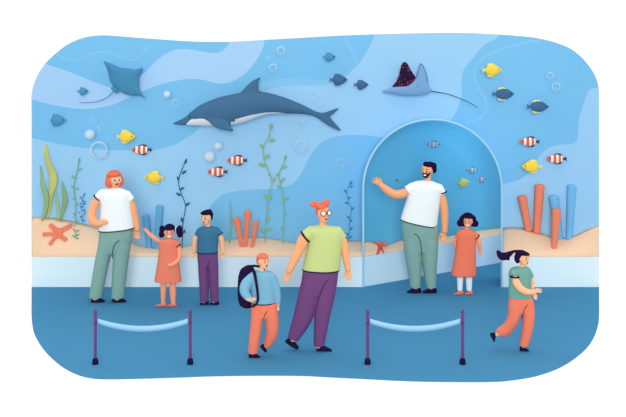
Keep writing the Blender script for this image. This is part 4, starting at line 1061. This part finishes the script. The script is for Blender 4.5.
# ---- girl in the archway
p = Fig(463.5, 294.6, 'girl in coral dress and white socks with loose dark hair, beside the bearded man')
B = p.body; p.head(467.8, 221, 5, 6.4, -14, smile=True)
B.tube([(467.2, 225.5, .4, 1.9), (466.8, 229.6, .4, 2), (466.4, 233, .4, 3)])
DR = [(462.4, 229, 470.6, 229.4, 2.6), (458.8, 230.2, 474.2, 231, 4.2), (457, 233.6, 476, 234.4, 5.2), (456.6, 242, 476, 242, 5.6), (455, 254, 476, 254, 6.2), (453, 265, 476, 265, 7), (451, 274.8, 476, 275.4, 7.6)]
core(B, DR[:-2], .8, .8)
B.tube([(474, 234.6, 0, 1.43), (478, 240, .2, 2.6), (479.8, 246, .2, 2.3), (480.2, 250.4, 0, 1.7)]); B.hand(480.2, 250.8, 0, -88, 5.6, -1, 6, 12, -1)
B.tube([(458.4, 235, 0.5, 1.32), (455.6, 242, 3.5, 2.2), (457, 250, 5, 2), (459, 256, 5, 1.6)]); B.hand(459, 256.4, 5, -80, 5, 1, 5, 12, -1)
for rows in ([(457, 270, 463.6, 270, 3), (457.2, 279, 463, 279, 2.8), (457.6, 291, 461.6, 291, 1.9)], [(465.6, 270, 472.4, 270, 3), (466, 279, 472, 279, 2.8), (467, 291, 471, 291, 1.9)]): B.loft(rows, cap=(.2, .2))
p.finish(SKINC, .0042)
def hair(b):
    b.ball(467.9, 218.2, 1.8, 6.4, 5.4, 5.6); b.ball(460.6, 223.4, 2, 3.6, 3.6, 3.8, rot=25); b.ball(475, 223.8, 2, 4, 3.6, 3.8, rot=-20); b.ball(462.6, 219.6, 1.4, 3, 4, 4); b.ball(473.2, 219.6, 1.4, 3.2, 4.4, 4); b.ball(468.4, 216, -2.2, 5.4, 2.4, 4)
    b.tube([(460, 224.6, 2.6, 2), (467.5, 225.5, 4.6, 2.2), (475.6, 225, 2.6, 2)])
p.part('hair', HAIRD, hair)
def dress(b):
    b.loft(DR, cap=(.1, 0)); b.tube([(473.4, 234, 0, 3.2), (477, 237.8, .1, 3.2)], caps=1); b.tube([(459.4, 234.4, .4, 3), (457.2, 238, 1.6, 2.8)], caps=1)
dr = p.part('dress', mat('orange_dress', (238, 126, 98)), dress, .005)
p.cuff(477, 237.2, .1, 318, 3.5, 1, parent=dr)
for rows in ([(456.9, 277.2, 463.3, 277.2, 3.05), (457.2, 284, 462.8, 284, 2.9), (457.4, 290.6, 462.2, 290.6, 2.3)], [(465.7, 277.2, 472.3, 277.2, 3.05), (466, 284, 472, 284, 2.9), (466.6, 290.6, 471.6, 290.6, 2.3)]):
    b = p.mb(); b.loft(rows); b.build('sock', WHITE, p.root)
p.shoe2([(462.8, 291, 462.8, 294.6, 1.7), (460.4, 290.2, 460.4, 294.6, 2.1), (457.4, 291.8, 457.4, 294.6, 2.1), (453.8, 293.4, 453.8, 294.6, 1.3)], COS)
p.shoe2([(472.2, 291, 472.2, 294.6, 1.7), (470, 290.2, 470, 294.6, 2.1), (467.6, 291.8, 467.6, 294.6, 2.1), (464.8, 293.4, 464.8, 294.6, 1.3)], COS)

# ---- running girl
p = Fig(520, 351, 'girl in teal T-shirt and orange trousers running right with a flying dark ponytail')
B = p.body; p.head(523.6, 258.4, 5.2, 7, 42)
B.tube([(522.8, 263, .5, 2.3), (522.2, 267.4, .5, 2.5), (521.8, 271, .5, 3.6)])
SH = [(516, 266.8, 527.4, 266.8, 3.4), (510.8, 268.4, 530.4, 268.6, 5.4), (508.8, 273, 531.4, 273.4, 6.8), (508.8, 281, 531.4, 281, 7.4), (508.6, 290, 531.4, 290, 7.6), (508.4, 297.4, 531.8, 297.2, 7.8)]
TR = [(508.8, 295.8, 531.6, 295.8, 7.2), (508.6, 304, 533.4, 304, 7.4), (508.2, 311, 534.4, 311, 7.2)]
core(B, SH); core(B, TR[:-1], .78, .7)
B.tube([(513.6, 273.6, -5, 2.2), (514.6, 280, -8, 3.9), (518.4, 285.6, -10.5, 3.7), (524.4, 288.4, -12, 3.1), (531, 288.4, -12.4, 2.4)]); B.hand(531.6, 288.2, -12.4, 10, 8.6, 1, 7, 10, -1)
B.tube([(529, 273.6, 2, 1.87), (532, 281.5, 3, 3.1), (532.6, 288, 1.6, 2.7), (533, 293.4, 0, 2.1)]); B.hand(533.2, 293.8, 0, -62, 7.2, 1, 6, 14, -1)
LL = [(508.2, 306, 521.8, 308, 6), (507.8, 317, 519.4, 320, 5.9, 1), (503.6, 325, 514, 331, 5.6, 3), (498.2, 330.4, 508.6, 337.6, 5.2, 5), (496.6, 332.4, 504, 339, 4.8, 6)]
RL = [(521.4, 306, 534.4, 307, 6), (522.4, 318, 534.6, 317, 5.8), (521.6, 331, 532.4, 332, 5.4), (519.4, 345.4, 528, 346.4, 4.4)]
core(B, LL + [(494.4, 335, 498.4, 339.6, 2, 6.2)], .6, .6); core(B, RL + [(521, 348, 525, 348, 2)], .6, .6)
p.finish(SKINL, .0045)
def hair(b):
    b.ball(521.4, 255.4, 1.6, 6.2, 5.2, 5.6); b.ball(518, 259, 2.6, 3.2, 5, 5); b.ball(523.4, 252.8, -2.4, 5, 2.4, 4.2, rot=-8); b.ball(527.4, 254, -1.4, 2, 1.8, 3)
ho = p.part('hair', HAIRD, hair)
def pony(b):
    b.tube([(518.6, 251.4, 2.4, 1.2), (515, 252, 3, 1.3), (511.6, 253.8, 3.6, 2.2), (507.6, 256.4, 4, 3.4), (503.6, 257.4, 4, 4.1), (500.6, 255.6, 4, 3.2), (498.8, 252.8, 4, 1.8)])
    b.tube([(506, 257.6, 3.6, 3), (508.6, 259.4, 3.6, 2)])
p.part('ponytail', HAIRD, pony)
def shirt(b):
    b.loft(SH, cap=(.1, 0)); b.tube([(513.8, 272, -3.4, 4.8), (513.4, 275, -5.4, 4.7)], caps=1); b.tube([(528.2, 272.4, 1.4, 3.8), (531, 278, 2.6, 3.7)], caps=1)
sh = p.part('shirt', TEAL, shirt, .005)
p.cuff(513.5, 275.1, -5.5, 268, 4.75, 1.1, parent=sh)
tr = p.part('trousers', ORANGE, lambda b: slacks(b, TR, LL, RL), .005, 15)
drape(tr, p.mb(), [(526.4, 303), (523.8, 306), (522.2, 311), (521.2, 318)], .34, 'crease', SEAM, tr)
p.shoe2([(496.8, 335.4, 491.2, 335.8, 2, 6.4), (497, 337.6, 492, 338.8, 2.3, 6.4), (496.4, 340.6, 493.6, 341.4, 2.2, 6.2), (495.8, 343.4, 494.6, 343.8, 1.4, 6)])
p.shoe([(520.2, 347, 351, 2), (522.4, 345.6, 351, 2.4), (524.6, 346.2, 351, 2.6), (526.6, 348.4, 351, 2.5), (528.6, 349.8, 351, 1.5)])

# ------------------------------------------------------------------ light, world, camera
# a bright white studio: strong behind and around the set, softer on the viewer's side, plus one big soft fill light added behind the camera
w = bpy.data.worlds.new('world'); S.world = w; w.use_nodes = True
nt = w.node_tree; bg = nt.nodes['Background']; bg.inputs[0].default_value = (1, 1, 1, 1)
tc = nt.nodes.new('ShaderNodeTexCoord'); sp = nt.nodes.new('ShaderNodeSeparateXYZ'); mr = nt.nodes.new('ShaderNodeMapRange')
mr.inputs[1].default_value = -0.3; mr.inputs[2].default_value = 0.35; mr.inputs[3].default_value = W_FRONT; mr.inputs[4].default_value = W_BACK
nt.links.new(tc.outputs['Generated'], sp.inputs[0]); nt.links.new(sp.outputs[1], mr.inputs[0])
mz = nt.nodes.new('ShaderNodeMapRange'); mz.inputs[1].default_value = 0.0; mz.inputs[2].default_value = 1.0; mz.inputs[3].default_value = 0.0; mz.inputs[4].default_value = W_TOP
ad = nt.nodes.new('ShaderNodeMath'); ad.operation = 'ADD'
nt.links.new(sp.outputs[2], mz.inputs[0]); nt.links.new(mr.outputs[0], ad.inputs[0]); nt.links.new(mz.outputs[0], ad.inputs[1]); nt.links.new(ad.outputs[0], bg.inputs[1])
la = bpy.data.lights.new('front_fill_light', 'AREA'); la.shape = 'DISK'; la.size = 9; la.energy = FRONT_FILL; la.color = (1, .955, .905)
lo = bpy.data.objects.new('front_fill_light', la); COL.objects.link(lo); lo.location = (0, -30, 7.5)
lo.rotation_euler = (Vector((0, 0, 1.5)) - lo.location).to_track_quat('-Z', 'Y').to_euler()

tl = bpy.data.lights.new('tunnel_fill_light', 'AREA'); tl.shape = 'DISK'; tl.size = 0.5; tl.energy = 5; tl.color = (1, .97, .93)  # unseen fill light added to brighten the tunnel
to = bpy.data.objects.new('tunnel_fill_light', tl); COL.objects.link(to); to.location = (3.0, 1.0, 2.6)
to.rotation_euler = (Vector((1.7, 0.7, 0.3)) - to.location).to_track_quat('-Z', 'Y').to_euler()

cam = bpy.data.cameras.new('camera'); co = bpy.data.objects.new('camera', cam); COL.objects.link(co)
co.location = (0, -D0, H); co.rotation_euler = (math.pi / 2, 0, 0)
cam.sensor_width = 36; cam.lens = F / 626 * 36; cam.shift_y = -(208.5 - HZ) / 626; cam.clip_end = 100
S.camera = co
S.view_settings.view_transform = 'Standard'; S.view_settings.look = 'None'
S.view_settings.gamma = 1; S.view_settings.exposure = 0; S.view_settings.use_curve_mapping = False
